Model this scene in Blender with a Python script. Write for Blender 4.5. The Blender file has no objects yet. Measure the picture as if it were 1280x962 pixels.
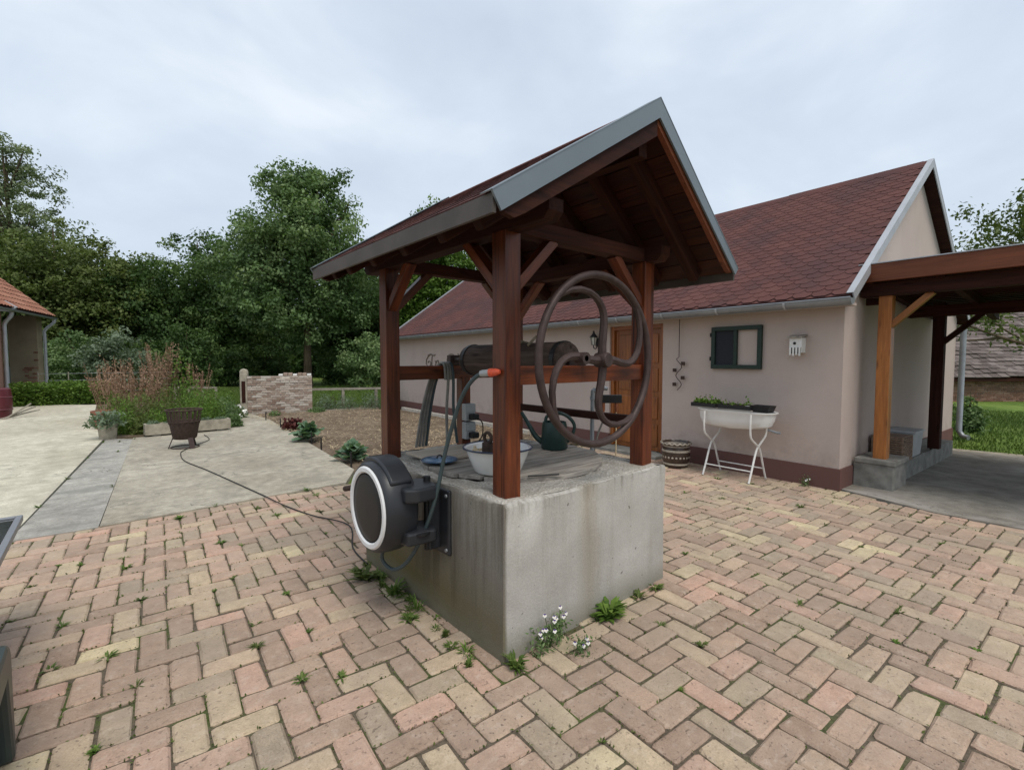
import bpy, math, random
import numpy as np
from mathutils import Vector, Matrix
random.seed(7); RNG = np.random.default_rng(11)
R = math.radians
S = bpy.context.scene
COL = S.collection
# ---------------------------------------------------------------- camera
cd = bpy.data.cameras.new('camera'); cam = bpy.data.objects.new('camera', cd); COL.objects.link(cam)
cd.sensor_fit = 'HORIZONTAL'; cd.sensor_width = 36.0; cd.lens = 16.82; cd.clip_start = 0.05; cd.clip_end = 3000
cam.location = (0, 0, 1.65); cam.rotation_euler = (R(90 - 3.02), 0, R(-40.51)); S.camera = cam
# ---------------------------------------------------------------- world: overcast sky
SUN_EL, SUN_AZ = 62.0, 190.0          # azimuth from +Y clockwise
w = bpy.data.worlds.new('World'); S.world = w; w.use_nodes = True
nt = w.node_tree; nt.nodes.clear()
def wn(t, **k):
    n = nt.nodes.new(t)
    for a, b in k.items(): setattr(n, a, b)
    return n
out = wn('ShaderNodeOutputWorld'); bg = wn('ShaderNodeBackground'); bg.inputs[1].default_value = 0.108
sky = wn('ShaderNodeTexSky', sky_type='NISHITA', sun_disc=False, sun_elevation=R(SUN_EL), sun_rotation=R(SUN_AZ), air_density=1.2, dust_density=3.0)
tc = wn('ShaderNodeTexCoord'); mp = wn('ShaderNodeMapping'); mp.inputs['Scale'].default_value = (1.0, 1.0, 2.1); mp.inputs['Location'].default_value = (0.35, 0.1, 0.3)
nz = wn('ShaderNodeTexNoise'); nz.inputs['Scale'].default_value = 2.3; nz.inputs['Detail'].default_value = 7; nz.inputs['Roughness'].default_value = 0.52; nz.inputs['Distortion'].default_value = 0.25
rp = wn('ShaderNodeValToRGB')
SK = 1 / 0.12
e = rp.color_ramp.elements
e[0].position = 0.30; e[0].color = (0.40 * SK, 0.46 * SK, 0.545 * SK, 1)
e[1].position = 0.72; e[1].color = (0.61 * SK, 0.655 * SK, 0.71 * SK, 1)
m_ = rp.color_ramp.elements.new(0.5); m_.color = (0.47 * SK, 0.53 * SK, 0.605 * SK, 1)
mx = wn('ShaderNodeMixRGB'); mx.inputs[0].default_value = 0.9
L = nt.links.new
L(tc.outputs['Generated'], mp.inputs[0]); L(mp.outputs[0], nz.inputs['Vector']); L(nz.outputs['Fac'], rp.inputs[0])
L(sky.outputs[0], mx.inputs[1]); L(rp.outputs[0], mx.inputs[2]); L(mx.outputs[0], bg.inputs[0]); L(bg.outputs[0], out.inputs[0])
# ---------------------------------------------------------------- sun behind cloud
sd = bpy.data.lights.new('sun', 'SUN'); sd.energy = 1.5; sd.angle = R(28); sd.color = (1.0, 0.94, 0.86)
sun = bpy.data.objects.new('sun', sd); COL.objects.link(sun)
az, el = R(SUN_AZ), R(SUN_EL)
tosun = Vector((math.sin(az) * math.cos(el), math.cos(az) * math.cos(el), math.sin(el)))
sun.rotation_euler = tosun.to_track_quat('Z', 'Y').to_euler(); sun.location = tosun * 60
S.view_settings.view_transform = 'Standard'; S.view_settings.look = 'None'; S.view_settings.gamma = 1.0
S.view_settings.exposure = 0.75; S.view_settings.use_curve_mapping = False
S.render.resolution_x = 1024; S.render.resolution_y = 769

# ================================================================ materials
MATS = {}
def nodes_of(name, rough=0.8, spec=0.3):
    m = bpy.data.materials.new(name); m.use_nodes = True
    t = m.node_tree; b = t.nodes['Principled BSDF']
    b.inputs['Roughness'].default_value = rough; b.inputs['Specular IOR Level'].default_value = spec
    MATS[name] = m
    return m, t, b
def N(t, typ, **k):
    n = t.nodes.new(typ)
    for a, v in k.items():
        if a in ('Scale', 'Detail', 'Roughness', 'Distortion', 'Fac', 'Strength', 'Distance', 'Randomness'): n.inputs[a].default_value = v
        else: setattr(n, a, v)
    return n
def coords(t, kind, scale=(1, 1, 1)):
    mp = t.nodes.new('ShaderNodeMapping'); mp.inputs['Scale'].default_value = scale
    if kind == 'gc':
        a = t.nodes.new('ShaderNodeAttribute'); a.attribute_name = 'gc'; t.links.new(a.outputs['Vector'], mp.inputs[0])
    elif kind == 'pos':
        a = t.nodes.new('ShaderNodeNewGeometry'); t.links.new(a.outputs['Position'], mp.inputs[0])
    else:
        a = t.nodes.new('ShaderNodeTexCoord'); t.links.new(a.outputs['Object'], mp.inputs[0])
    return mp.outputs[0]
def noise(t, vec, scale, detail=4, rough=0.55, dist=0.0):
    n = N(t, 'ShaderNodeTexNoise', Scale=scale, Detail=detail, Roughness=rough, Distortion=dist)
    t.links.new(vec, n.inputs['Vector']); return n.outputs['Fac']
def ramp(t, fac, stops):
    r = t.nodes.new('ShaderNodeValToRGB'); el = r.color_ramp.elements
    while len(el) < len(stops): el.new(0.5)
    for x, (p, c) in zip(el, stops):
        x.position = p; x.color = tuple(c) + (1,) if len(c) == 3 else c
    t.links.new(fac, r.inputs[0]); return r.outputs[0]
def val(t, fac, lo, hi, a=0.0, b=1.0):
    r = t.nodes.new('ShaderNodeMapRange'); r.inputs[1].default_value = lo; r.inputs[2].default_value = hi
    r.inputs[3].default_value = a; r.inputs[4].default_value = b
    t.links.new(fac, r.inputs[0]); return r.outputs[0]
def mix(t, fac, c1, c2, mode='MIX'):
    m = t.nodes.new('ShaderNodeMixRGB'); m.blend_type = mode
    for i, x in ((0, fac), (1, c1), (2, c2)):
        if hasattr(x, 'links') or hasattr(x, 'is_linked'): t.links.new(x, m.inputs[i])
        elif isinstance(x, (int, float)): m.inputs[i].default_value = x
        else: m.inputs[i].default_value = tuple(x) + (1,)
    return m.outputs[0]
def math_(t, op, a, b):
    m = t.nodes.new('ShaderNodeMath'); m.operation = op
    for i, x in ((0, a), (1, b)):
        if isinstance(x, (int, float)): m.inputs[i].default_value = x
        else: t.links.new(x, m.inputs[i])
    return m.outputs[0]
def attr(t, name):
    a = t.nodes.new('ShaderNodeAttribute'); a.attribute_name = name; return a.outputs['Fac']
def bump(t, b, h, strength=0.3, dist=0.01):
    n = N(t, 'ShaderNodeBump', Strength=strength, Distance=dist)
    t.links.new(h, n.inputs['Height']); t.links.new(n.outputs[0], b.inputs['Normal'])
def plain(name, c, rough=0.6, spec=0.4, metal=0.0, var=0.15, scale=6, bmp=0.1, kind='pos'):
    m, t, b = nodes_of(name, rough, spec); b.inputs['Metallic'].default_value = metal
    v = coords(t, kind); f = noise(t, v, scale, 5, 0.6)
    lo = tuple(x * (1 - var) for x in c); hi = tuple(min(1, x * (1 + var)) for x in c)
    t.links.new(ramp(t, f, [(0.3, lo), (0.7, hi)]), b.inputs['Base Color'])
    if bmp:
        bump(t, b, noise(t, v, scale * 8, 4, 0.6), bmp, 0.004)
    return m
def wood(name, dark, light, rough=0.45, spec=0.4, coat=0.0, ring=14, knots=True):
    m, t, b = nodes_of(name, rough, spec)
    v = coords(t, 'gc', (1.0, ring, ring)); g = noise(t, v, 1.6, 6, 0.6, 0.6)
    v2 = coords(t, 'gc', (4.0, 90, 90)); g2 = noise(t, v2, 1.0, 3, 0.6)
    v3 = coords(t, 'gc', (0.9, 2.2, 2.2)); g3 = noise(t, v3, 1.3, 3, 0.5)
    c = ramp(t, g, [(0.32, dark), (0.68, light)])
    c = mix(t, val(t, g2, 0.35, 0.7, 0.0, 0.35), c, tuple(x * 0.55 for x in dark))
    tn = attr(t, 'tint')
    c = mix(t, 1.0, c, ramp(t, tn, [(0, (0.75, 0.75, 0.75)), (1, (1.15, 1.12, 1.1))]), 'MULTIPLY')
    c = mix(t, val(t, g3, 0.35, 0.7, 0.0, 0.45), c, tuple(x * 0.7 for x in dark))
    if knots:
        vk = N(t, 'ShaderNodeTexVoronoi', Scale=1.0); t.links.new(coords(t, 'gc', (2.6, 11, 11)), vk.inputs['Vector'])
        c = mix(t, val(t, vk.outputs['Distance'], 0.06, 0.20, 0.75, 0), c, tuple(x * 0.35 for x in dark))
        ck = noise(t, coords(t, 'gc', (1.3, 60, 60)), 1.0, 2, 0.4); c = mix(t, val(t, ck, 0.70, 0.74, 0, 0.8), c, tuple(x * 0.2 for x in dark))
    t.links.new(c, b.inputs['Base Color'])
    b.inputs['Coat Weight'].default_value = coat; b.inputs['Coat Roughness'].default_value = 0.25
    bump(t, b, g2, 0.15, 0.002)
    return m
wood('well_wood', (0.052, 0.011, 0.005), (0.245, 0.058, 0.014), 0.45, 0.35, 0.08)
wood('soffit_wood', (0.022, 0.007, 0.005), (0.075, 0.021, 0.009), 0.6, 0.25)  # darkened base colour carries the shade under the well roof
wood('orange_wood', (0.25, 0.085, 0.020), (0.48, 0.19, 0.045), 0.45, 0.4, 0.2)
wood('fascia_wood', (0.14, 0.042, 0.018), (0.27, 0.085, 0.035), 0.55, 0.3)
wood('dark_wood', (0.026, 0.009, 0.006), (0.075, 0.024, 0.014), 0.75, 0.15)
wood('grey_wood', (0.20, 0.18, 0.16), (0.50, 0.465, 0.41), 0.85, 0.15)
wood('board_wood', (0.33, 0.28, 0.22), (0.48, 0.43, 0.36), 0.85, 0.15)
wood('log_wood', (0.045, 0.032, 0.026), (0.12, 0.09, 0.075), 0.85, 0.15)
wood('door_wood', (0.20, 0.062, 0.014), (0.38, 0.13, 0.03), 0.4, 0.4, 0.2)
wood('bark', (0.07, 0.055, 0.036), (0.20, 0.155, 0.105), 0.95, 0.1)

def m_paver():
    m, t, b = nodes_of('paver', 0.92, 0.15)
    tn = attr(t, 'tint')
    c = ramp(t, tn, [(0.0, (0.31, 0.225, 0.175)), (0.16, (0.43, 0.310, 0.240)), (0.30, (0.48, 0.315, 0.250)), (0.44, (0.38, 0.280, 0.220)),
                     (0.58, (0.46, 0.370, 0.265)), (0.72, (0.31, 0.255, 0.200)), (0.86, (0.57, 0.490, 0.320)), (1.0, (0.46, 0.330, 0.260))])
    v = coords(t, 'pos')
    blot = noise(t, v, 9, 5, 0.65); fine = noise(t, v, 120, 4, 0.7); pit = noise(t, v, 48, 2, 0.5); big = noise(t, v, 0.9, 3, 0.5)
    c = mix(t, 1.0, c, ramp(t, blot, [(0.25, (0.76, 0.75, 0.72)), (0.75, (1.2, 1.19, 1.16))]), 'MULTIPLY')
    c = mix(t, 1.0, c, ramp(t, fine, [(0.3, (0.8, 0.79, 0.77)), (0.7, (1.16, 1.16, 1.15))]), 'MULTIPLY')
    c = mix(t, val(t, noise(t, v, 3.3, 4, 0.6), 0.38, 0.66, 0, 0.45), c, (0.37, 0.285, 0.225))
    c = mix(t, val(t, noise(t, v, 17, 5, 0.7), 0.54, 0.70, 0, 0.40), c, (0.53, 0.445, 0.365))
    c = mix(t, math_(t, 'MULTIPLY', val(t, pit, 0.62, 0.70, 0, 0.7), val(t, noise(t, v, 2.6, 3, 0.5), 0.42, 0.6)), c, (0.15, 0.115, 0.09))
    c = mix(t, val(t, big, 0.44, 0.68, 0, 0.5), c, (0.27, 0.22, 0.172))
    t.links.new(c, b.inputs['Base Color'])
    h = math_(t, 'SUBTRACT', math_(t, 'ADD', fine, math_(t, 'MULTIPLY', blot, 0.8)), math_(t, 'MULTIPLY', val(t, pit, 0.62, 0.72), 1.3))
    bump(t, b, h, 0.55, 0.006)
m_paver()
def m_joint():
    m, t, b = nodes_of('joint_dirt', 0.95, 0.1)
    v = coords(t, 'pos'); f = noise(t, v, 2.2, 5, 0.65); g = noise(t, v, 60, 4, 0.7)
    c = ramp(t, g, [(0.3, (0.068, 0.055, 0.041)), (0.7, (0.15, 0.122, 0.09))])
    gr = ramp(t, g, [(0.3, (0.035, 0.055, 0.014)), (0.7, (0.085, 0.12, 0.03))])
    c = mix(t, val(t, f, 0.50, 0.66), c, gr)
    t.links.new(c, b.inputs['Base Color']); bump(t, b, g, 0.6, 0.01)
m_joint()
def ground_mat(name, c1, c2, c3, s1=0.6, s2=7, s3=70, bs=0.3, bd=0.01, stain=None, rough=0.92, streak=(1, 1, 1)):
    m, t, b = nodes_of(name, rough, 0.15)
    v = coords(t, 'pos', streak); v0 = coords(t, 'pos')
    a = noise(t, v, s1, 5, 0.6, 0.3); d = noise(t, v0, s2, 5, 0.65); f = noise(t, v0, s3, 4, 0.7)
    c = ramp(t, a, [(0.3, c1), (0.5, c2), (0.72, c3)])
    c = mix(t, 1.0, c, ramp(t, d, [(0.25, (0.66, 0.66, 0.645)), (0.75, (1.25, 1.25, 1.24))]), 'MULTIPLY')
    c = mix(t, 1.0, c, ramp(t, f, [(0.3, (0.72, 0.72, 0.70)), (0.7, (1.22, 1.22, 1.21))]), 'MULTIPLY')
    if stain:
        s = noise(t, coords(t, 'pos', stain[2]), stain[1], 6, 0.65, 0.8)
        c = mix(t, val(t, s, 0.48, 0.70, 0, 0.7), c, stain[0])
    if stain:      # hairline cracks
        vm = t.nodes.new('ShaderNodeVectorMath'); vm.operation = 'ADD'; nn = N(t, 'ShaderNodeTexNoise', Scale=2.4, Detail=6.0); t.links.new(v0, nn.inputs['Vector']); t.links.new(v0, vm.inputs[0]); t.links.new(nn.outputs['Color'], vm.inputs[1])
        vo = N(t, 'ShaderNodeTexVoronoi', Scale=0.42); vo.feature = 'DISTANCE_TO_EDGE'; t.links.new(vm.outputs[0], vo.inputs['Vector'])
        c = mix(t, math_(t, 'MULTIPLY', val(t, vo.outputs['Distance'], 0.0, 0.006, 0.8, 0), val(t, a, .42, .55)), c, (0.09, 0.085, 0.07))
    t.links.new(c, b.inputs['Base Color'])
    bump(t, b, math_(t, 'ADD', f, d), bs, bd)
ground_mat('drive_concrete', (0.42, 0.39, 0.31), (0.50, 0.47, 0.385), (0.56, 0.53, 0.44), 0.5, 5, 60, 0.15, 0.006, ((0.36, 0.33, 0.26), 1.3, (1, .3, 1)))
ground_mat('strip_concrete', (0.29, 0.275, 0.25), (0.345, 0.33, 0.30), (0.40, 0.385, 0.35), 0.8, 6, 60, 0.25, 0.008, ((0.17, 0.17, 0.155), 1.2, (.5, 1.6, 1)))
ground_mat('path_concrete', (0.29, 0.26, 0.21), (0.36, 0.33, 0.27), (0.44, 0.405, 0.34), 0.9, 7, 90, 0.4, 0.01, ((0.20, 0.185, 0.15), 2.2, (1, 1, 1)))
ground_mat('slab_concrete', (0.155, 0.14, 0.12), (0.215, 0.198, 0.172), (0.29, 0.27, 0.24), 0.7, 5, 70, 0.3, 0.008, ((0.36, 0.34, 0.31), 1.8, (1, .6, 1)))
ground_mat('soil', (0.135, 0.098, 0.070), (0.20, 0.150, 0.108), (0.27, 0.21, 0.155), 1.4, 12, 60, 0.9, 0.04)
ground_mat('grass_ground', (0.055, 0.085, 0.018), (0.10, 0.145, 0.032), (0.16, 0.20, 0.055), 0.35, 4, 60, 0.8, 0.03)
ground_mat('lawn_ground', (0.075, 0.125, 0.022), (0.12, 0.19, 0.035), (0.19, 0.25, 0.06), 0.5, 3, 50, 0.8, 0.03)
def m_wellconc():
    m, t, b = nodes_of('well_concrete', 0.9, 0.2)
    v = coords(t, 'pos'); a = noise(t, v, 2.2, 5, 0.6); f = noise(t, v, 90, 4, 0.7)
    st = noise(t, coords(t, 'pos', (9, 9, 0.7)), 1.0, 5, 0.6); sp = N(t, 'ShaderNodeSeparateXYZ')
    g = t.nodes.new('ShaderNodeNewGeometry'); t.links.new(g.outputs['Position'], sp.inputs[0])
    x, y, z = sp.outputs
    c = ramp(t, a, [(0.3, (0.34, 0.325, 0.295)), (0.7, (0.46, 0.445, 0.41))])
    c = mix(t, val(t, st, 0.5, 0.68, 0, 0.35), c, (0.27, 0.245, 0.205))
    # a rusty run-off streak below the windlass and algae low on the reel side
    xs = math_(t, 'ABSOLUTE', math_(t, 'SUBTRACT', math_(t, 'ADD', x, math_(t, 'MULTIPLY', a, 0.12)), 2.36), 0)
    c = mix(t, math_(t, 'MULTIPLY', val(t, xs, 0.0, 0.13, 0.75, 0.0), val(t, z, 0.1, 0.8, 0.6, 0.9)), c, (0.235, 0.195, 0.135))
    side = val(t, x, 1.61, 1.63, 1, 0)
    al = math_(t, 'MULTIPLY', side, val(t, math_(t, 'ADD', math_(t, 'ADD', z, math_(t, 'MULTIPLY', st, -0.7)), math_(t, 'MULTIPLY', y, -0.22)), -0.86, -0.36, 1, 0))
    c = mix(t, math_(t, 'MULTIPLY', side, val(t, st, 0.42, 0.72, 1.0, 0.45)), c, (0.112, 0.097, 0.076))  # whole reel side darker, most where the streak noise is low
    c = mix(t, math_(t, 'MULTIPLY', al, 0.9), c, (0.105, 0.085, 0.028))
    drip = noise(t, coords(t, 'pos', (28, 28, 1.0)), 1.0, 4, 0.6)
    c = mix(t, math_(t, 'MULTIPLY', val(t, drip, 0.5, 0.62), val(t, math_(t, 'ADD', z, math_(t, 'MULTIPLY', a, -.3)), 0.58, 0.74, 0, 0.55)), c, (0.12, 0.11, 0.085))
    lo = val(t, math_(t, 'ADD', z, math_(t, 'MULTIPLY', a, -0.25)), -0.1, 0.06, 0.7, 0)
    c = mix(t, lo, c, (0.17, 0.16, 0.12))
    c = mix(t, 1.0, c, ramp(t, f, [(0.3, (0.86, 0.86, 0.86)), (0.7, (1.12, 1.12, 1.12))]), 'MULTIPLY')
    pit = noise(t, v, 23, 2, 0.4); c = mix(t, val(t, pit, 0.74, 0.77, 0, 0.7), c, (0.09, 0.085, 0.07))
    t.links.new(c, b.inputs['Base Color']); bump(t, b, math_(t, 'ADD', f, noise(t, v, 14, 4, 0.6)), 0.35, 0.006)
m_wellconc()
def m_roughconc():
    m, t, b = nodes_of('rough_concrete', 0.95, 0.15)
    v = coords(t, 'pos'); a = noise(t, v, 5, 5, 0.65); vo = N(t, 'ShaderNodeTexVoronoi', Scale=55.0); t.links.new(v, vo.inputs['Vector'])
    c = ramp(t, a, [(0.3, (0.30, 0.275, 0.235)), (0.7, (0.56, 0.54, 0.49))])
    c = mix(t, 0.45, c, ramp(t, vo.outputs['Distance'], [(0.0, (0.62, 0.60, 0.56)), (0.5, (0.20, 0.18, 0.15))]))
    t.links.new(c, b.inputs['Base Color']); bump(t, b, math_(t, 'ADD', math_(t, 'MULTIPLY', vo.outputs['Distance'], -1), a), 0.7, 0.012)
m_roughconc()
def m_plaster(name, c1, c2):
    m, t, b = nodes_of(name, 0.9, 0.15)
    v = coords(t, 'pos'); a = noise(t, v, 0.8, 4, 0.6); f = noise(t, v, 160, 3, 0.7); s = noise(t, coords(t, 'pos', (3, 3, 0.4)), 1, 4, 0.6)
    c = ramp(t, a, [(0.3, c1), (0.7, c2)])
    c = mix(t, val(t, s, 0.5, 0.75, 0, 0.14), c, tuple(x * 0.72 for x in c1))
    if name == 'plaster':      # rain splash and dust above the plinth, faint patches
        sp = N(t, 'ShaderNodeSeparateXYZ'); g = t.nodes.new('ShaderNodeNewGeometry'); t.links.new(g.outputs['Position'], sp.inputs[0])
        pn = noise(t, v, 5.5, 6, 0.7)
        c = mix(t, math_(t, 'MULTIPLY', val(t, sp.outputs[2], .27, .75, .5, 0), val(t, pn, .4, .7)), c, (0.25, 0.20, 0.165))
        c = mix(t, val(t, noise(t, v, 2.1, 6, 0.65), .5, .75, 0, .16), c, (0.30, 0.265, 0.24))
        f = math_(t, 'ADD', f, math_(t, 'MULTIPLY', noise(t, v, 18, 4, 0.6), 1.6))
    t.links.new(c, b.inputs['Base Color']); bump(t, b, f, 0.35, 0.004)
m_plaster('plaster', (0.445, 0.365, 0.325), (0.485, 0.405, 0.362))
m_plaster('plinth', (0.125, 0.066, 0.058), (0.155, 0.083, 0.073))
m_plaster('old_plaster', (0.20, 0.155, 0.105), (0.34, 0.275, 0.19))
m_plaster('pink_plaster', (0.36, 0.20, 0.155), (0.42, 0.25, 0.19))
def m_shingle():
    m, t, b = nodes_of('shingle', 0.93, 0.12)
    tn = attr(t, 'tint'); v = coords(t, 'pos'); f = noise(t, v, 150, 3, 0.7); a = noise(t, v, 1.1, 4, 0.6)
    c = ramp(t, tn, [(0, (0.082, 0.040, 0.037)), (0.5, (0.105, 0.048, 0.043)), (1, (0.130, 0.060, 0.052))])
    c = mix(t, val(t, a, 0.45, 0.68, 0, 0.6), c, (0.062, 0.037, 0.040))
    c = mix(t, 1.0, c, ramp(t, f, [(0.3, (0.75, 0.75, 0.75)), (0.7, (1.25, 1.25, 1.25))]), 'MULTIPLY')
    t.links.new(c, b.inputs['Base Color']); bump(t, b, f, 0.5, 0.004)
m_shingle()
def m_tint(name, stops, rough=0.85, spec=0.2, sc=30, bs=0.3):
    m, t, b = nodes_of(name, rough, spec)
    tn = attr(t, 'tint'); v = coords(t, 'pos'); f = noise(t, v, sc, 4, 0.65)
    c = ramp(t, tn, stops)
    c = mix(t, 1.0, c, ramp(t, f, [(0.3, (0.72, 0.72, 0.72)), (0.7, (1.22, 1.22, 1.22))]), 'MULTIPLY')
    t.links.new(c, b.inputs['Base Color']); bump(t, b, f, bs, 0.006)
m_tint('old_brick', [(0, (0.24, 0.17, 0.13)), (0.3, (0.36, 0.285, 0.235)), (0.6, (0.50, 0.455, 0.40)), (0.85, (0.42, 0.34, 0.28)), (1, (0.22, 0.15, 0.115))])
m_tint('barn_brick', [(0, (0.15, 0.075, 0.05)), (0.5, (0.24, 0.12, 0.08)), (1, (0.32, 0.19, 0.14))])
m_tint('roof_tile_red', [(0, (0.20, 0.09, 0.06)), (0.5, (0.29, 0.13, 0.085)), (1, (0.36, 0.18, 0.12))])
m_tint('roof_tile_old', [(0, (0.085, 0.068, 0.060)), (0.5, (0.130, 0.105, 0.094)), (1, (0.18, 0.15, 0.137))])
plain('mortar', (0.50, 0.455, 0.39), 0.95, 0.1, 0, 0.2, 9, 0.4)
plain('zinc', (0.27, 0.29, 0.31), 0.5, 0.5, 0.5, 0.14, 5, 0.05)
plain('galv_trim', (0.15, 0.18, 0.20), 0.45, 0.5, 0.3, 0.07, 2, 0.02)
plain('brown_trim', (0.085, 0.07, 0.06), 0.55, 0.4, 0.3, 0.25, 4, 0.05)
plain('pale_trim', (0.40, 0.41, 0.43), 0.5, 0.5, 0.3, 0.1, 3, 0.03)
plain('iron', (0.060, 0.040, 0.036), 0.55, 0.4, 0.35, 0.3, 14, 0.25)
plain('rusty_iron', (0.060, 0.040, 0.032), 0.8, 0.25, 0.2, 0.35, 25, 0.3)
plain('black_iron', (0.018, 0.018, 0.018), 0.5, 0.4, 0.3, 0.2, 10, 0.1)
plain('reel_plastic', (0.020, 0.022, 0.026), 0.42, 0.45, 0, 0.12, 8, 0.06)
plain('reel_dark', (0.011, 0.0115, 0.0125), 0.5, 0.4, 0, 0.1, 8, 0.1)
plain('white_plastic', (0.72, 0.72, 0.71), 0.4, 0.4, 0, 0.04, 6, 0.02)
plain('hose_green', (0.045, 0.065, 0.068), 0.45, 0.4, 0, 0.15, 10, 0.05)
plain('hose_grey', (0.19, 0.18, 0.16), 0.55, 0.35, 0, 0.2, 10, 0.05)
plain('orange_plastic', (0.62, 0.095, 0.045), 0.4, 0.4, 0, 0.1, 10, 0.03)
plain('grey_plastic', (0.33, 0.34, 0.34), 0.5, 0.4, 0, 0.08, 10, 0.03)
plain('enamel', (0.74, 0.74, 0.72), 0.22, 0.5, 0, 0.05, 5, 0.02)
plain('enamel_rim', (0.018, 0.026, 0.06), 0.3, 0.5, 0, 0.1, 5, 0.0)
plain('enamel_blue', (0.055, 0.13, 0.235), 0.25, 0.5, 0, 0.15, 6, 0.02)
plain('white_paint', (0.68, 0.67, 0.64), 0.45, 0.4, 0, 0.12, 14, 0.08)
plain('green_plastic', (0.012, 0.035, 0.030), 0.4, 0.45, 0, 0.15, 5, 0.04)
plain('chair_green', (0.028, 0.042, 0.040), 0.38, 0.45, 0, 0.12, 5, 0.04)
plain('green_paint', (0.010, 0.026, 0.018), 0.55, 0.4, 0, 0.25, 18, 0.12)
plain('dark_glass', (0.012, 0.014, 0.018), 0.12, 0.5, 0, 0.1, 3, 0.0)
plain('screen_mesh', (0.016, 0.018, 0.024), 0.7, 0.3, 0, 0.1, 40, 0.2)
plain('lamp_glass', (0.45, 0.45, 0.40), 0.2, 0.5, 0, 0.1, 3, 0.0)
plain('peg_wood', (0.62, 0.49, 0.30), 0.7, 0.2, 0, 0.15, 20, 0.1)
plain('clay', (0.24, 0.11, 0.075), 0.85, 0.2, 0, 0.15, 12, 0.15)
plain('glaze_dark', (0.045, 0.028, 0.020), 0.3, 0.5, 0, 0.3, 12, 0.1)
plain('glaze_pale', (0.36, 0.32, 0.26), 0.35, 0.5, 0, 0.25, 14, 0.1)
plain('stone_block', (0.21, 0.205, 0.185), 0.92, 0.15, 0, 0.3, 7, 0.4)
plain('trough_concrete', (0.31, 0.28, 0.22), 0.93, 0.15, 0, 0.3, 8, 0.4)
plain('wicker', (0.20, 0.14, 0.10), 0.85, 0.2, 0, 0.4, 30, 0.3)
plain('tub_plastic', (0.36, 0.375, 0.38), 0.55, 0.4, 0, 0.1, 6, 0.04)
plain('cable_black', (0.014, 0.013, 0.013), 0.55, 0.35, 0, 0.1, 10, 0.0)
plain('copper', (0.33, 0.12, 0.06), 0.45, 0.5, 0.6, 0.15, 12, 0.05)
plain('rope', (0.22, 0.18, 0.125), 0.95, 0.1, 0, 0.25, 60, 0.5)
plain('burgundy', (0.095, 0.018, 0.024), 0.4, 0.4, 0, 0.15, 6, 0.03)
plain('sheet_grey', (0.17, 0.21, 0.22), 0.5, 0.4, 0.3, 0.15, 4, 0.05)
plain('straw', (0.46, 0.37, 0.235), 0.9, 0.1, 0, 0.25, 25, 0.1)
plain('letters', (0.16, 0.13, 0.105), 0.6, 0.3, 0, 0.1, 12, 0.05)
plain('potting_soil', (0.035, 0.026, 0.018), 0.95, 0.1, 0, 0.3, 40, 0.6)
plain('petal_white', (0.75, 0.74, 0.70), 0.7, 0.2, 0, 0.04, 10, 0.0)
plain('petal_violet', (0.10, 0.055, 0.22), 0.7, 0.2, 0, 0.2, 60, 0.0)
plain('petal_yellow', (0.70, 0.46, 0.04), 0.7, 0.2, 0, 0.1, 10, 0.0)
plain('tablemetal', (0.25, 0.26, 0.28), 0.4, 0.5, 0.5, 0.08, 5, 0.02)
plain('rail_wood', (0.27, 0.245, 0.20), 0.9, 0.15, 0, 0.25, 8, 0.3)
def leafm(name, stops, trans=0.3, rough=0.6):
    m = bpy.data.materials.new(name); m.use_nodes = True; t = m.node_tree; b = t.nodes['Principled BSDF']; MATS[name] = m
    b.inputs['Roughness'].default_value = rough; b.inputs['Specular IOR Level'].default_value = 0.25
    c = ramp(t, attr(t, 'tint'), stops)
    t.links.new(c, b.inputs['Base Color'])
    tr = t.nodes.new('ShaderNodeBsdfTranslucent'); ms = t.nodes.new('ShaderNodeMixShader'); ms.inputs[0].default_value = trans
    cc = mix(t, 1.0, c, (1.0, 1.1, 0.55), 'MULTIPLY'); t.links.new(cc, tr.inputs[0])
    t.links.new(b.outputs[0], ms.inputs[1]); t.links.new(tr.outputs[0], ms.inputs[2])
    t.links.new(ms.outputs[0], t.nodes['Material Output'].inputs[0])
leafm('leaf_ash', [(0, (0.048, 0.092, 0.030)), (0.5, (0.118, 0.192, 0.070)), (1, (0.225, 0.300, 0.135))])
leafm('leaf_dark', [(0, (0.026, 0.054, 0.015)), (0.5, (0.058, 0.110, 0.030)), (1, (0.125, 0.185, 0.055))])
leafm('leaf_pale', [(0, (0.095, 0.128, 0.062)), (0.5, (0.155, 0.195, 0.100)), (1, (0.24, 0.285, 0.160))])
leafm('leaf_olive', [(0, (0.055, 0.082, 0.020)), (0.5, (0.095, 0.130, 0.033)), (1, (0.155, 0.190, 0.058))])
leafm('leaf_bright', [(0, (0.060, 0.115, 0.018)), (0.5, (0.105, 0.185, 0.030)), (1, (0.17, 0.26, 0.05))])
leafm('leaf_grey', [(0, (0.09, 0.125, 0.075)), (0.5, (0.15, 0.20, 0.13)), (1, (0.24, 0.30, 0.21))])
leafm('leaf_kale', [(0, (0.075, 0.135, 0.075)), (0.5, (0.12, 0.20, 0.12)), (1, (0.19, 0.28, 0.18))])
leafm('leaf_red', [(0, (0.05, 0.014, 0.014)), (1, (0.11, 0.03, 0.025))], 0.15)
leafm('stem_pink', [(0, (0.17, 0.098, 0.062)), (0.5, (0.27, 0.165, 0.105)), (1, (0.36, 0.24, 0.165))], 0.1)
leafm('leaf_grass', [(0, (0.065, 0.115, 0.022)), (0.5, (0.105, 0.165, 0.035)), (1, (0.17, 0.22, 0.065))])

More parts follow.
